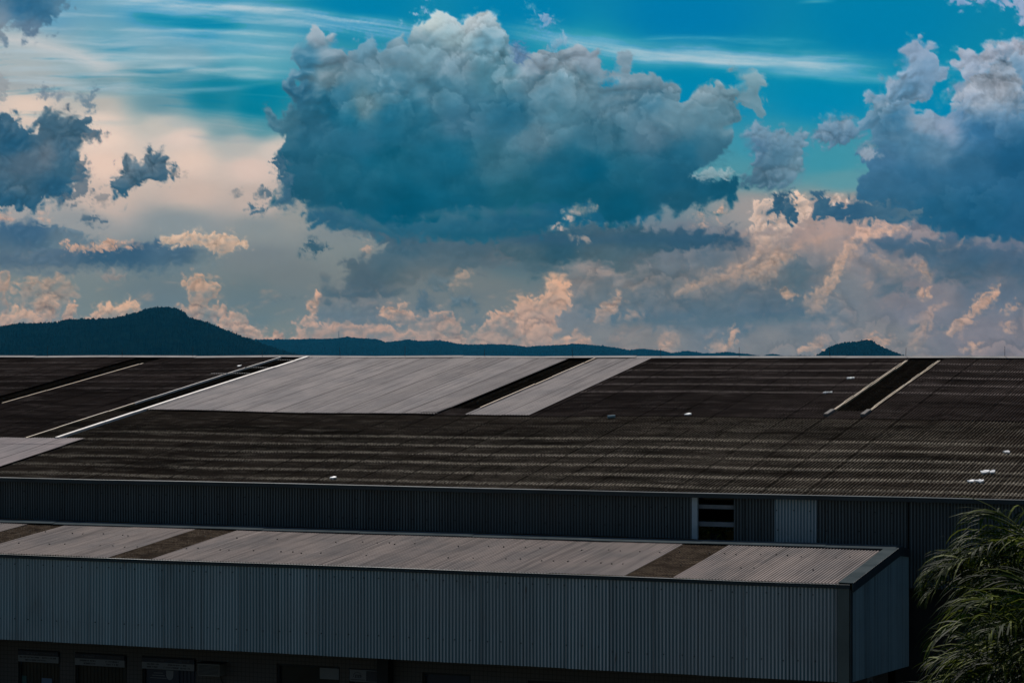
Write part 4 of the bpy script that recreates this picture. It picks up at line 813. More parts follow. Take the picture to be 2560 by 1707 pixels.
flashing(-39.10, .038, 66.4, 76.6, M_white, seed=3, h=.012, lift=.03)
flashing(-38.0, .12, 60.15, 76.55, M_white, h=.020, seed=4, gap=True, lift=.05, label='broad white flashing')
flashing(-27.2, .04, 66.3, 76.5, M_tan, seed=5, h=.012, lift=.04)
for x, s in ((-16.45, 6), (-16.39, 7), (-15.41, 8), (-15.35, 9)):
    flashing(x, .030, 66.35 if x < -16 else 65.9, 75.9, M_cream, seed=s, h=.012, lift=.03, step=1.2)
M_cem = flat('cement_grey', (.20, .185, .17), None, .9, 0, 3)
for x in (-16.42, -15.38):
    b = MB()
    za, zb = float(roof_z(x, 65.35)) + .05, float(roof_z(x, 66.15)) + .05
    b.add([(x - .07, 65.35, za - .04), (x + .07, 65.35, za - .04), (x + .06, 65.35, za + .04), (x - .06, 65.35, za + .04), (x - .07, 66.15, zb - .04), (x + .07, 66.15, zb - .04), (x + .06, 66.15, zb + .04), (x - .06, 66.15, zb + .04)],
          [(0, 1, 2, 3), (7, 6, 5, 4), (0, 4, 5, 1), (1, 5, 6, 2), (2, 6, 7, 3), (3, 7, 4, 0)])
    b.build('cement_ridge_end', M_cem, shed)
# pale battens across the left skylight
for yy, x0, x1 in ((75.55, -38.7, -38.02), (73.7, -39.05, -38.02), (72.35, -39.6, -38.05)):
    corrugated('lap_strip', x0, x1, [yy - .05, yy + .03], M_cap, shed, lift=.075, lap=.004, seed=int(yy))
# bare white patches where the old sheets have broken
def patch(x, y, w, d, seed):
    rng = random.Random(seed); n = 10; pts = []
    for k in range(n):
        a = 2 * math.pi * k / n; r = rng.uniform(.6, 1.0); px, py = x + w / 2 * math.cos(a) * r, y + d / 2 * math.sin(a) * r
        pts.append((px, py, float(roof_z(px, py)) + .052 + .011 * math.cos((px + 16.4) * 2 * math.pi / PITCH)))
    b = MB(); low_ = [(p[0], p[1], p[2] - .03) for p in pts]
    b.add(pts + low_, [tuple(range(n))] + [(i, (i + 1) % n, n + (i + 1) % n, n + i) for i in range(n)]); b.build('bare_patch', M_patch, shed)
for i, (x, y, w, d) in enumerate([(-17.40, 72.2, .13, .16), (-17.30, 72.2, .1, .12), (-17.44, 69.4, .14, .14), (-17.30, 69.45, .1, .1), (-20.38, 65.26, .20, .14), (-10.55, 60.4, .16, .12), (-10.6, 57.72, .2, .2), (-10.42, 57.75, .14, .22), (-10.7, 56.5, .16, .14), (-10.5, 56.55, .2, .18), (-26.72, 55.25, .16, .12), (-39.6, 74.36, .10, .16), (-10.2, 62.9, .1, .1)]):
    patch(x, y, w * 1.25, d * 2.2, i)
g = G('blue_can', .4); M_can = g.done((.25, .4, .45))
b = MB(); b.tube([(-22.58, 64.6, float(roof_z(-22.5, 64.6)) + .06), (-22.40, 64.72, float(roof_z(-22.4, 64.72)) + .06)], .045, 10)
o = b.build('loose_can', M_can); tag(o, 'small pale blue can lying on the dark middle of the big roof', 'can')
# ridge cap
def cap_run(name, parent, mat, x0, x1, yr, zf, half, drop, up_, seam, seed, roll=True):
    rng = random.Random(seed); b = MB(); x = x0
    while x < x1:
        e = min(x + seam * rng.uniform(.9, 1.1), x1); dz = rng.uniform(-.004, .010)
        za, zb = zf(x) + up_ + dz, zf(e) + up_ + dz + .006
        pr = [(-half, -drop), (-half, -drop + .012), (-.05, .0), (0, .022 if roll else .008), (.05, .0), (half, -drop + .012), (half, -drop), (0, -.02)]
        va = [(x - .03, yr + p[0], za + p[1]) for p in pr]; vb = [(e, yr + p[0], zb + p[1]) for p in pr]; n = len(pr)
        b.add(va + vb, [(i, n + i, n + (i + 1) % n, (i + 1) % n) for i in range(n)] + [tuple(range(n)), tuple(range(2 * n - 1, n - 1, -1))]); x = e
    return b.build(name, mat, parent)
cap_run('ridge_cap', shed, M_cap, XL, XR, YR, lambda x: ZR + float(sag(np.array(x), np.array(YR))), .18, .050, .055, 3.4, 5)
for i, x in enumerate((-55.6, -52.2, -48.87, -45.67, -42.74, -39.91, -36.83, -34.32, -31.31, -28.08, -24.94, -22.2, -19.14, -16.63, -13.45, -10.2, -6.8)):
    b = MB(); h = .28 + .05 * ((i * 7) % 5 - 2) / 2; lean = .012 * ((i * 5) % 3 - 1)
    b.tube([(x, YR, ZR + .05), (x + lean, YR, ZR + .09 + h)], [.008, .006], 6); b.build('ridge_rod', M_dark, shed)
# back slope, rafters, body
Xb, Yb = np.meshgrid(np.linspace(XL, XR, 40), np.linspace(YR, 98.6, 12))
grid_mesh('back_roof', Xb, Yb, ZR + .02 - M_SL * (Yb - YR), M_up, shed)
body = MB()
body.box(XL + .1, XR - .1, 98.4, 98.55, 0, 7.15)                       # far wall
body.prism([(YW + .8, 0), (98.4, 0), (98.4, 7.1), (YR, ZR - .15), (YW + .8, 7.1)], 'x', XL + .1, XL + .25)
body.prism([(YW + .8, 0), (98.4, 0), (98.4, 7.1), (YR, ZR - .15), (YW + .8, 7.1)], 'x', XR - .25, XR - .1)
body.build('end_wall', M_mainw, shed)
# eave fascia: dark face with a thin bright lip
def eave(parent, x0, x1, y, z, h, mat, lipmat, d=.06, lip=.016):
    rg = random.Random(int(abs(x0) * 3)); f, l = MB(), MB(); x = x0; za = z
    while x < x1:
        e = min(x + rg.uniform(2.2, 3.4), x1); zb = z + rg.uniform(-.012, .010)
        for (m, y0, y1, lo, hi) in ((f, y - d, y, -h, 0), (l, y - d - .004, y + .02, 0, lip)):
            m.add([(x, y0, za + lo), (e, y0, zb + lo), (e, y1, zb + lo), (x, y1, za + lo), (x, y0, za + hi), (e, y0, zb + hi), (e, y1, zb + hi), (x, y1, za + hi)], [(0, 3, 2, 1), (4, 5, 6, 7), (0, 1, 5, 4), (2, 3, 7, 6)] + ([(3, 0, 4, 7)] if x == x0 else []) + ([(1, 2, 6, 5)] if e >= x1 else []))
        x = e; za = zb
    f.build('fascia', mat, parent); l.build('fascia_lip', lipmat, parent)
eave(shed, XL, XR, 54.54, 7.165, .095, M_fascia, M_edge)
# clerestory cladding of the front
def ribbed(name, x0, x1, y, z0, z1, mat, parent, pitch=.077, depth=.018, seam=.98, seed=0, zb=None, off=None, label=None, tilt=0.0):
    off = x0 if off is None else off; rng = np.random.RandomState(seed)
    # trapezoid rib profile
    pr = [(0, 0), (.18, 0), (.30, 1), (.70, 1), (.82, 0)]
    xs, ds = [], []
    n = int((x1 - x0) / pitch) + 2; k0 = math.floor((x0 - off) / pitch)
    for k in range(k0, k0 + n):
        for p, d in pr:
            x = off + (k + p - .5) * pitch
            if x0 <= x <= x1: xs.append(x); ds.append(d)
    xs = np.array([x0] + xs + [x1]); ds = np.array([0] + ds + [0], float)
    cell = np.floor((xs - off) / seam).astype(int); cell -= cell.min()
    j = rng.uniform(-1, 1, cell.max() + 1)[cell]; je = rng.uniform(-1, 1, cell.max() + 1)[cell]
    zs = np.linspace(0, 1, 6)
    X, T = np.meshgrid(xs, zs)
    zlow = z0 if zb is None else zb(X)
    Z = (zlow + je * .006) * (1 - T) + z1 * T
    wav = .006 * np.sin(X * 2.1 + T * 3 + seed) + .004 * np.sin(X * 5.3 + seed * 2)
    Y = y - ds[None, :] * depth + j[None, :] * .004 + wav + tilt * (1 - T)
    return grid_mesh(name, X, Y, Z, mat, parent, label=label)
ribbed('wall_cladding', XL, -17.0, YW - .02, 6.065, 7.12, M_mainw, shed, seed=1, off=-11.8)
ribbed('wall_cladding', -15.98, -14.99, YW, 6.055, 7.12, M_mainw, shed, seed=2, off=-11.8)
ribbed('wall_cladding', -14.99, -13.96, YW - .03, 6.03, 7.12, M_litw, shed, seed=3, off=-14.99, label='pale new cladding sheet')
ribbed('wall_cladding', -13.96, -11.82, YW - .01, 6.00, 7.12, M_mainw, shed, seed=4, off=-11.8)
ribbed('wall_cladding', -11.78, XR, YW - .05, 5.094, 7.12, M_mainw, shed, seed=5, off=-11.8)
b = MB(); b.box(-17.0, -16.86, YW - .06, YW + .03, 6.07, 7.10); b.box(-16.965, -16.895, YW + .04, YW + .11, 5.6, 6.07); b.build('jamb_post', M_post, shed)
b = MB(); b.box(-16.86, -15.98, YW + .05, YW + .10, 6.79, 6.885); b.build('cross_rail', M_rail, shed)
b = MB(); b.box(-16.86, -15.98, YW + .05, YW + .10, 6.37, 6.48); b.build('cross_rail', M_rail, shed)
b = MB(); b.box(-16.9, -15.9, YW + .5, YW + .6, 6.98, 7.11); b.build('lintel', M_tanb, shed)
for x in (-34.1, -31.5, -28.6, -25.8, -23.9, -21.3, -18.6, -15.15, -12.6):
    b = MB(); b.box(x - .12, x + .12, YW + .18, YW + .42, 0, 7.0); b.build('inner_post', M_dark, shed)
b = MB(); b.box(XL, -13.2, 56.9, 57.05, 0, 6.22)
b.build('inner_wall', M_yel, shed)
b = MB()
b.box(-12.3, XR, 55.6, 55.75, 0, 7.0); b.build('recessed_wall', M_dark, shed)
# rows of fixing screws
def screws(name, pts, r, parent, mat, axis='y'):
    b = MB()
    for (x, y, z) in pts:
        if axis == 'y': b.box(x - r, x + r, y - .012, y + .004, z - r, z + r)
        elif axis == 'x': b.box(x - .004, x + .012, y - r, y + r, z - r, z + r)
        else: b.box(x - r, x + r, y - r, y + r, z - .01, z + .014)
    o = b.build(name, mat, parent); o['kind'] = 'stuff'; return o
rng = random.Random(5)
pts = []
for x in np.arange(-50, -9, .39):
    for z in (6.35, 6.80): pts.append((x + rng.uniform(-.03, .03), YW - .045, z + rng.uniform(-.012, .012)))
screws('screw_row', [p for p in pts if not -17.05 < p[0] < -15.9 and p[0] < -11.9], .012, shed, M_dark)

# ------------------------------------------------------------------ annex in front
YA, YP, YQ = 49.1, 53.6, 54.72
AE, AP, AQ = 5.677, 6.078, 5.93
AXL, AXR = -42.0, -11.78
ann = thing('annex', (-26, 51.5, 0), 'low annex with a pinkish sheet roof above a tall blue-grey ribbed skirt', 'annex building')
A_SL = (AP - AE) / (YP - YA)
def az(X, Y): return AE + A_SL * (Y - YA) + .006 * np.sin(X * .9 + Y)
AP_ = .0725
def asheet(x0, x1, mat, name='annex_roof', seed=0, lift=0.0, label=None, y0=49.04, lap=.008):
    return corrugated(name, x0, x1, [y0, 53.42], mat, ann, amp=.009, lift=lift, pitch=AP_, off=-12.1, zf=az, lap=lap, seg=8, sheetw=.92, seed=seed, label=label, sheet_lap=.004)
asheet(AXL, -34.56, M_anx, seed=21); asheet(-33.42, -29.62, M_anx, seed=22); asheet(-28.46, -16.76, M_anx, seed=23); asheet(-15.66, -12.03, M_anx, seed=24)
for i, (a, b_) in enumerate(((-34.58, -33.40), (-29.64, -28.44), (-16.78, -15.64))):
    asheet(a, b_, M_brown, 'brown_skylight', seed=30 + i, lift=-.012)
cap_run('ridge_cap', ann, M_acap, AXL, AXR - .02, YP, lambda x: AP, .30, .062, .052, 2.9, 9, roll=False)
Xb, Yb = np.meshgrid(np.linspace(AXL, AXR, 30), np.linspace(YP, YQ, 4)); grid_mesh('back_roof', Xb, Yb, AP + .0 - (AP - AQ) / (YQ - YP) * (Yb - YP), M_acap, ann)
# rake flashing: broad top plate and dark side band
t = MB()
t.add([(-12.06, YA - .05, AE + .035), (-11.74, YA - .05, AE + .035), (-11.74, YP, AP + .045), (-12.06, YP, AP + .045), (-12.06, YA - .05, AE + .02), (-11.74, YA - .05, AE + .02), (-11.74, YP, AP + .03), (-12.06, YP, AP + .03)],
      [(0, 1, 2, 3), (7, 6, 5, 4), (0, 4, 5, 1), (1, 5, 6, 2), (2, 6, 7, 3), (3, 7, 4, 0)])
t.build('rake_flashing', flat('rake_plate', (.090, .112, .120), (.058, .077, .085), .9, 0, 1.6, 0), ann)
t = MB(); t.prism([(YA - .05, AE + .035 - .20), (YA - .05, AE + .034), (YP, AP + .044), (YQ, AQ + .04), (YQ, AQ - .13), (YP, AP - .16)], 'x', -11.765, -11.735); t.build('rake_band', M_fascia, ann)
eave(ann, AXL, -11.80, 49.04, 5.672, .075, M_fascia, flat('annex_lip', (.16, .19, .20), None, .45, .2), d=.05, lip=.008)
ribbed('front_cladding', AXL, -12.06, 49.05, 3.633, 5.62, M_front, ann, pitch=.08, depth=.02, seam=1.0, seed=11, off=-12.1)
t = MB(); t.box(-12.06, -11.815, 49.015, 49.06, 3.60, 5.60); t.build('corner_trim', M_trim, ann)
t = MB(); t.box(-11.80, -11.775, 49.02, 49.16, 3.58, 5.56); t.build('corner_trim', M_fascia, ann)  # dark strip standing in for the shaded gap beside the trim
# side cladding: ribs run up, lower edge falls towards the back
def side():
    pr = [(0, 0), (.18, 0), (.30, 1), (.70, 1), (.82, 0)]; ys, ds = [], []
    y = 49.12
    while y < 54.72:
        for p, d in pr:
            if y + p * .08 < 54.72: ys.append(y + p * .08); ds.append(d)
        y += .08
    ys = np.array(ys); ds = np.array(ds, float); Y, T = np.meshgrid(ys, np.linspace(0, 1, 5))
    bot = 3.633 - .06 * (Y - 49.1); top = np.where(Y < YP, AE - .12 + A_SL * (Y - YA), AP - .12 - .13 * (Y - YP))
    X = AXR - .005 - .014 + ds[None, :] * .014 + 0 * T
    grid_mesh('side_cladding', X, Y, bot * (1 - T) + top * T, M_side, ann)
side()
pts = []
for x in np.arange(-34, -12.3, .37):
    for dz, z in ((0, 5.44), (1, 4.14)): pts.append((x + rng.choice((-.05, .0, .05)), 49.032, z + rng.uniform(-.01, .01) - (.1 if dz and x > -17 else 0)))
screws('screw_row', pts, .011, ann, M_dark)
pts = []
for x in np.arange(-36, -12.4, .33):
    for y in (50.5, 52.1):
        if rng.random() < .6: xx, yy = x + rng.uniform(-.1, .1), y + rng.uniform(-.12, .12); pts.append((xx, yy, float(az(xx, yy)) + .018))
screws('roof_screw', pts, .013, ann, M_dark, 'z')
# facade under the skirt
FY = 50.6
f = MB()
holes = [(-33.08, -31.88, 3.2), (-31.45, -30.0, 3.2), (-29.58, -28.10, 3.2), (-25.95, -24.3, 3.18), (-24.06, -23.2, 3.16), (-22.2, -21.0, 3.16), (-19.6, -17.9, 3.1), (-16.2, -14.6, 3.1)]
x = AXL
for a, b_, zt in holes:
    f.box(x, a, FY, FY + .2, 0, 3.9); f.box(a, b_, FY, FY + .2, zt, 3.9); x = b_
f.box(x, -12.4, FY, FY + .2, 0, 3.9); f.build('facade_wall', M_tile, ann)
f = MB(); f.box(AXL, -12.3, 49.3, 54.6, 3.92, 4.0); f.build('canopy_soffit', M_dark, ann)
f = MB(); f.box(-12.4, -12.25, 50.6, 54.6, 0, 3.9); f.build('facade_wall', M_tile, ann)
for px in (-34.2, -23.05, -13.0):
    f = MB(); f.box(px - .14, px + .14, 50.25, 50.55, 0, 3.9); f.build('pillar', M_dark, ann)
for i, (a, b_, zt) in enumerate(holes):
    m = (M_ply, M_ply, M_navy, M_glass, M_glass, M_navy, M_ply, M_glass)[i]
    f = MB(); f.box(a, b_, FY + .12, FY + .16, 0 if i < 3 or i == 6 else .9, zt)
    if i < 3 or i == 6:
        for q in np.arange(a + .05, b_, .1): f.box(q, q + .015, FY + .10, FY + .12, 0, zt)
        d = f.build('door', m, ann)
    else: d = f.build('window', m, ann)
    f = MB(); f.box(a, a + .05, FY + .05, FY + .119, 0, zt - .05); f.box(b_ - .05, b_, FY + .05, FY + .119, 0, zt - .05); f.box(a, b_, FY + .05, FY + .119, zt - .05, zt); f.build('frame', M_dark, d)
    if i == 3:
        f = MB(); f.box(-24.86, -24.36, FY + .08, FY + .12, 2.86, 3.12); f.build('pane', M_signw, d)
# shop signs over three doors: dark header with pale lettering, white board with dark lettering
def sign(x0, x1, z0, z1, rows, label, seed):
    rng = random.Random(seed); t = thing('shop_sign', ((x0 + x1) / 2, FY, z0), label, 'shop sign', 'shop signs over the doors')
    zm = z0 + (z1 - z0) * .60
    b = MB(); b.box(x0, x1, FY - .05, FY - .003, z0, zm); b.build('board', M_signw, t)
    b = MB(); b.box(x0, x1, FY - .06, FY - .003, zm, z1); b.build('header', M_signd, t)
    def word(a, e, z, h, mat, y):
        b = MB(); x = a
        while x < e - .02:
            w = rng.uniform(.022, .034)
            k = rng.randint(0, 3)
            b.box(x, x + .008, y - .004, y, z, z + h)
            if k != 0: b.box(x + .008, x + w - .004, y - .004, y, z + h - .008, z + h)
            if k != 1: b.box(x + .008, x + w - .004, y - .004, y, z + h * .45, z + h * .45 + .007)
            if k > 1: b.box(x + w - .010, x + w - .003, y - .0036, y, z, z + h)
            x += w + (.03 if rng.random() < .12 else .006)
        b.build('lettering', mat, t)
    for (a, e, zz, h, hd) in rows:
        word(x0 + (x1 - x0) * a, x0 + (x1 - x0) * e, z0 + (z1 - z0) * zz, (z1 - z0) * h, M_inkp if hd else M_ink, FY - (.06 if hd else .05))
sign(-33.05, -31.90, 2.90, 3.17, [(.22, .50, .72, .16, 1), (.60, .92, .72, .16, 1), (.04, .55, .36, .13, 0), (.60, .96, .36, .13, 0), (.18, .70, .12, .13, 0)], 'leftmost of the three dark-topped shop signs over the doors, two lines of small lettering', 1)
sign(-31.43, -30.04, 2.89, 3.17, [(.15, .42, .72, .16, 1), (.66, .92, .72, .16, 1), (.10, .45, .36, .13, 0), (.62, .9, .36, .13, 0), (.18, .42, .12, .13, 0), (.64, .88, .12, .13, 0)], 'middle of the three dark-topped shop signs over the doors', 2)
sign(-29.56, -28.13, 2.895, 3.165, [(.18, .45, .72, .16, 1), (.66, .92, .72, .16, 1), (.10, .33, .36, .13, 0), (.5, .86, .36, .13, 0), (.10, .33, .12, .13, 0), (.42, .94, .12, .13, 0)], 'shop sign nearest the air conditioner, dark top and small lettering', 3)
# navy poster in the third doorway
t = thing('poster', (-28.95, FY + .09, 2.3), 'navy poster with pale text lines hanging in the doorway under the third sign', 'poster')
b = MB(); b.box(-29.5, -28.62, FY + .075, FY + .095, 2.3, 2.88); b.build('panel', M_navy, t)
b = MB()
for k, (a, e) in enumerate(((-29.30, -29.05), (-29.34, -29.0), (-29.40, -28.95))): b.box(a, e, FY + .068, FY + .074, 2.78 - .06 * k, 2.795 - .06 * k)
b.add([(-28.86 + .10 * math.cos(math.pi + q * math.pi / 8), FY + .068, 2.76 + .13 * math.sin(math.pi + q * math.pi / 8)) for q in range(9)] + [(-28.76, FY + .068, 2.86), (-28.96, FY + .068, 2.86)], [tuple(range(11))])
b.build('lettering', M_signw, t)
for (x0, x1, z0, z1, m, l) in ((-33.07, -32.90, 2.33, 2.53, M_paperg, 'small greenish notice taped beside the left door'), (-32.46, -32.17, 2.2, 2.50, M_paper, 'pale blue paper notice taped on the left door')):
    b = MB(); b.box(x0, x1, FY + .085, FY + .098, z0, z1); o = b.build('paper_notice', m); tag(o, l, 'notice')
t = thing('notice_board', (-23.63, FY, 2.88), 'notice board with a picture left and text lines right beside the dark pillar', 'notice board')
b = MB(); b.box(-24.03, -23.24, FY - .04, FY - .003, 2.86, 3.14); b.build('board', M_signw, t)
b = MB(); b.box(-23.60, -23.26, FY - .05, FY - .041, 2.88, 3.12); b.build('text_panel', M_navy, t)
b = MB()
for k in range(7): b.box(-23.57, -23.29, FY - .056, FY - .051, 2.90 + .03 * k, 2.908 + .03 * k)
b.build('lettering', M_inkp, t)
b = MB()
for k in range(9):
    a = math.pi * k / 8; b.box(-23.83 + .10 * math.cos(a) - .008, -23.83 + .10 * math.cos(a) + .008, FY - .05, FY - .041, 2.98 + .10 * math.sin(a) - .008, 2.98 + .10 * math.sin(a) + .008)
for x in (-23.88, -23.80): b.box(x, x + .012, FY - .05, FY - .041, 2.95, 3.02); b.box(x, x + .05, FY - .0496, FY - .041, 3.01, 3.02); b.box(x + .04, x + .05, FY - .05, FY - .041, 2.95, 3.01)
b.box(-24.0, -23.64, FY - .05, FY - .041, 2.90, 2.912); b.build('picture', M_ink, t)
# air conditioner
t = thing('air_conditioner', (-27.6, FY, 2.83), 'boxy wall air conditioner sticking out of the facade right of the third sign', 'air conditioner')
b = MB(); b.box(-27.88, -27.30, FY - .32, FY + .1, 2.84, 3.12); b.build('casing', M_ac, t)
b = MB(); b.box(-27.92, -27.26, FY - .36, FY, 3.125, 3.145); b.build('top_plate', M_dark, t)
b = MB()
for k in range(8): b.box(-27.86, -27.32, FY - .335, FY - .321, 2.87 + .03 * k, 2.885 + .03 * k)
b.build('grille', M_dark, t)
b = MB(); b.tube([(-27.4, FY - .1, 2.84), (-27.38, FY - .06, 2.70), (-27.30, FY - .03, 2.6), (-27.2, FY - .02, 2.3), (-27.2, FY - .02, 1.2)], .014, 6); b.build('cable', M_dark, t)
# prohibition sign on the side
t = thing('prohibition_sign', (-12.2, 52.7, 2.6), 'small pale prohibition sign with a crossed circle under the side wall', 'sign')
b = MB(); b.box(-12.245, -12.225, 52.45, 52.95, 2.5, 3.3); b.build('plate', M_signw, t)
b = MB(); c0 = (52.7, 3.0)
ring = [(-12.222, c0[0] + .17 * math.cos(a), c0[1] + .17 * math.sin(a)) for a in [2 * math.pi * k / 20 for k in range(21)]]
b.tube(ring, .018, 6, cap=False); b.tube([(-12.222, c0[0] - .12, c0[1] + .12), (-12.222, c0[0] + .12, c0[1] - .12)], .018, 6); b.tube([(-12.222, c0[0], c0[1] - .08), (-12.222, c0[0], c0[1] + .08)], .022, 6)
b.build('symbol', M_ink, t)
# ------------------------------------------------------------------ palms
def leaf_mat(name, a, b, c3):
    g = G(name, .6, spec=.05)
    n = g.noise(1.3, 1.3, 1.3, 4); oi = g.t.nodes.new('ShaderNodeObjectInfo').outputs['Random']
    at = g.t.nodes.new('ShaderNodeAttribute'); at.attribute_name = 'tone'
    c = g.mix(g.ramp(n, .35, .65), a, b); c = g.mix(g.ramp(at.outputs['Fac'], .5, 1.0), c, c3)  # third colour paints sunlit highlights onto leaflets at random
    g.b.inputs['Transmission Weight'].default_value = 0
    tl = g.t.nodes.new('ShaderNodeBsdfTranslucent'); mx = g.t.nodes.new('ShaderNodeMixShader'); mx.inputs[0].default_value = .25
    m = g.done(c); g.t.links.new(c, tl.inputs[0]); out = g.t.nodes['Material Output']
    g.t.links.new(g.b.outputs[0], mx.inputs[1]); g.t.links.new(tl.outputs[0], mx.inputs[2]); g.t.links.new(mx.outputs[0], out.inputs[0])
    return m
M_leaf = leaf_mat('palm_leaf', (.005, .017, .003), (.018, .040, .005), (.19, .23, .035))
M_trunk = flat('palm_trunk', (.10, .085, .07), (.06, .05, .04), .9, 0, 4)
def frond(parent, base, az_, el, length, droop, seed, width=.033, ll=.80, n=25, mat=None, name='frond'):
    """arching midrib with two ranks of long drooping leaflets"""
    rng = random.Random(seed); base = Vector(base); pts = []; p = base.copy(); e = el; N = 22
    side0 = Vector((-math.sin(az_), math.cos(az_), 0))
    bend = rng.uniform(-.25, .25); a = az_
    for i in range(N + 1):
        pts.append(p.copy()); d = Vector((math.cos(a) * math.cos(e), math.sin(a) * math.cos(e), math.sin(e))); p = p + d * length / N
        e -= droop / N * (.35 + 1.6 * i / N); a += bend / N
    V, Q, T = [], [], []
    def quadstrip(cs, ws, tone, nrm):
        k = len(V)
        for i, c in enumerate(cs):
            d = (cs[min(i + 1, len(cs) - 1)] - cs[max(i - 1, 0)]); s = d.cross(nrm)
            s = s.normalized() * ws[i] / 2 if s.length > 1e-6 else Vector((ws[i] / 2, 0, 0))
            V.extend([c - s, c + s]); T.extend([tone, tone])
        for i in range(len(cs) - 1): Q.append((k + 2 * i, k + 2 * i + 1, k + 2 * i + 3, k + 2 * i + 2))
    for j in range(n):
        t = .16 + .83 * (j + rng.uniform(-.3, .3)) / n; t = min(max(t, .1), .995)
        f = t * N; i = min(int(f), N - 1); c = pts[i].lerp(pts[i + 1], f - i); d = (pts[i + 1] - pts[i]).normalized()
        s = d.cross(Vector((0, 0, 1))); s = s.normalized() if s.length > 1e-3 else side0; up = s.cross(d).normalized()
        L = ll * (.55 + .75 * math.sin(math.pi * min(1, t * .9 + .12))) * (1 - .45 * max(0, t - .75) / .25) * rng.uniform(.8, 1.1)
        for sg in (-1, 1):
            fan = rng.uniform(.5, 1.0); dirv = (s * sg * rng.uniform(.75, 1.0) + d * fan * (.5 + .8 * t) + up * rng.uniform(-.05, .5)).normalized()
            q = c.copy(); cs = [q.copy()]; g_ = rng.uniform(.08, .28)
            for k in range(5):
                q = q + dirv * L / 5; cs.append(q.copy()); dirv = (dirv + Vector((0, 0, -1)) * g_ * (1 + .35 * k)).normalized()
            w = width * rng.uniform(.8, 1.2); nr = (up + s * sg * rng.uniform(-.6, .9)).normalized()
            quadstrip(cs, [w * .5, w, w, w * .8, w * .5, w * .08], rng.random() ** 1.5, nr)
    me = bpy.data.meshes.new(name); o_ = parent_origin(parent); org = Vector(o_)
    # midrib
    mb = MB(); mb.tube(pts, [.017 * (1 - .8 * i / N) + .002 for i in range(N + 1)], 5, cap=False)
    k = len(V); V.extend([Vector(v) for v in mb.v]); T.extend([.75] * len(mb.v)); Q.extend([tuple(i + k for i in f) for f in mb.q])
    me.from_pydata([tuple(v - org) for v in V], [], Q); at = me.attributes.new('tone', 'FLOAT', 'POINT'); at.data.foreach_set('value', T)
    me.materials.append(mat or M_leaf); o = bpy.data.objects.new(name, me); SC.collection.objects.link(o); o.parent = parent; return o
def spot(u, v, depth):
    x = (u - 1280) / 6000 * depth; z = EYE - (v - 881) / 6000 * depth
    return Vector((x * CY - depth * SY, x * SY + depth * CY, z))
def palm(name, at, fr, label, seed, length, cat='palm tree', ll=.86, trunk_r=.12):
    rng = random.Random(seed); t = thing(name, (at.x, at.y, 0), label, cat, 'palms at the right corner')
    b = MB(); n = 14; pts = [(at.x + .05 * math.sin(i * .5), at.y, at.z * i / n) for i in range(n + 1)]
    b.tube(pts, [trunk_r * (1.25 - .35 * i / n) * (1 + .06 * (i % 2)) for i in range(n + 1)], 10); b.build('trunk', M_trunk, t)
    for k, (a, e, dr, l) in enumerate(fr):
        frond(t, at + Vector((0, 0, -.05 + .1 * rng.random())), math.radians(a), math.radians(e), length * l, dr, seed * 100 + k, ll=ll)
    return t
def ring(n, seed, lo=-15, hi=75, bias=None):
    rng = random.Random(seed); out = []
    for k in range(n):
        a = 360 * (k * .381966) % 360 + rng.uniform(-8, 8); q = k / n; e = hi + (lo - hi) * q + rng.uniform(-6, 6)
        out.append((a, e, rng.uniform(1.3, 2.1), rng.uniform(.85, 1.1)))
    return out
palm('palm_tree', spot(2600, 1450, 39.0), ring(26, 1), 'taller palm whose fronds cross the dark warehouse wall', 7, 2.0)
arch = thing('palm_tree', (spot(2470, 1490, 40.2).x, spot(2470, 1490, 40.2).y, 0), 'shadowed palm behind, one frond arching left with hanging leaflets', 'palm tree', 'palms at the right corner')
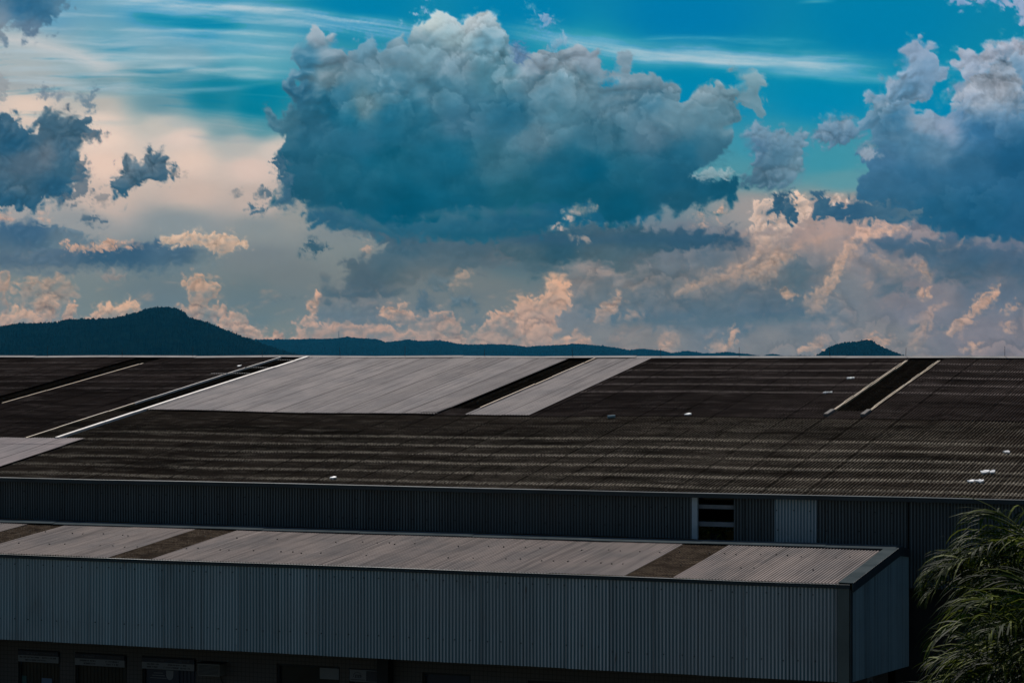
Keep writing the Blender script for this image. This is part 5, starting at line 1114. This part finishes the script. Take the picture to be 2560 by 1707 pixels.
b = MB(); q = spot(2470, 1490, 40.2); b.tube([(q.x, q.y, q.z * i / 10) for i in range(11)], [.13] * 11, 10); b.build('trunk', M_trunk, arch)
for k, (a, e, dr, l) in enumerate([(188, 62, 2.5, 1.5), (176, 48, 2.2, 1.45), (200, 35, 1.9, 1.3), (165, 78, 2.6, 1.5), (150, 60, 2.0, 1.2), (215, 70, 2.3, 1.3), (120, 80, 2, 1.2), (20, 70, 2, 1.2), (340, 50, 2, 1.2), (260, 60, 2.2, 1.1), (300, 75, 2.2, 1.2)]):
    frond(arch, q, R(a), R(e), l, dr, 700 + k, ll=.52, n=44, width=.022)
palm('palm_tree', spot(2650, 1650, 35.0), ring(34, 2), 'nearer broad palm with long drooping fronds over the dark end of the annex', 8, 2.1)
palm('palm_tree', spot(2530, 1790, 36.5), ring(22, 3, 5, 80), 'low palm whose thin fronds rise beside the annex side wall', 9, 1.7)
# plant inside the opening of the warehouse
M_pot = flat('dark_pot', (.015, .018, .03), None, .5, 0, 2)
def inside_plant():
    x, y, z = -16.55, 55.35, 6.02
    t = thing('potted_palm', (x, y, 5.4), 'potted palm seen through the opening in the warehouse wall', 'potted plant')
    b = MB(); b.tube([(x, y, 5.4), (x, y, 5.9), (x, y, 6.17)], [.14, .17, .19], 14); b.build('pot', M_pot, t)
    for k in range(11): frond(t, (x, y, 6.15), 2.4 * k, R(70 - 5 * k), .62, 1.4, 900 + k, ll=.2, n=20, width=.014)
inside_plant()
# ------------------------------------------------------------------ the air itself
def haze():
    b = MB(); b.box(-16500, 16500, -300, 17800, -52, 300)
    m = bpy.data.materials.new('haze_air'); m.use_nodes = True; t = m.node_tree; t.nodes.clear()
    v = t.nodes.new('ShaderNodeVolumePrincipled'); out = t.nodes.new('ShaderNodeOutputMaterial'); t.links.new(v.outputs[0], out.inputs['Volume'])
    v.inputs['Color'].default_value = (.03, .50, .98, 1); v.inputs['Density'].default_value = HAZE; v.inputs['Anisotropy'].default_value = .2
    o = b.build('haze', m); tag(o, 'thin blue air over the land', 'haze', kind='stuff')
HAZE = 1.5e-5
haze()
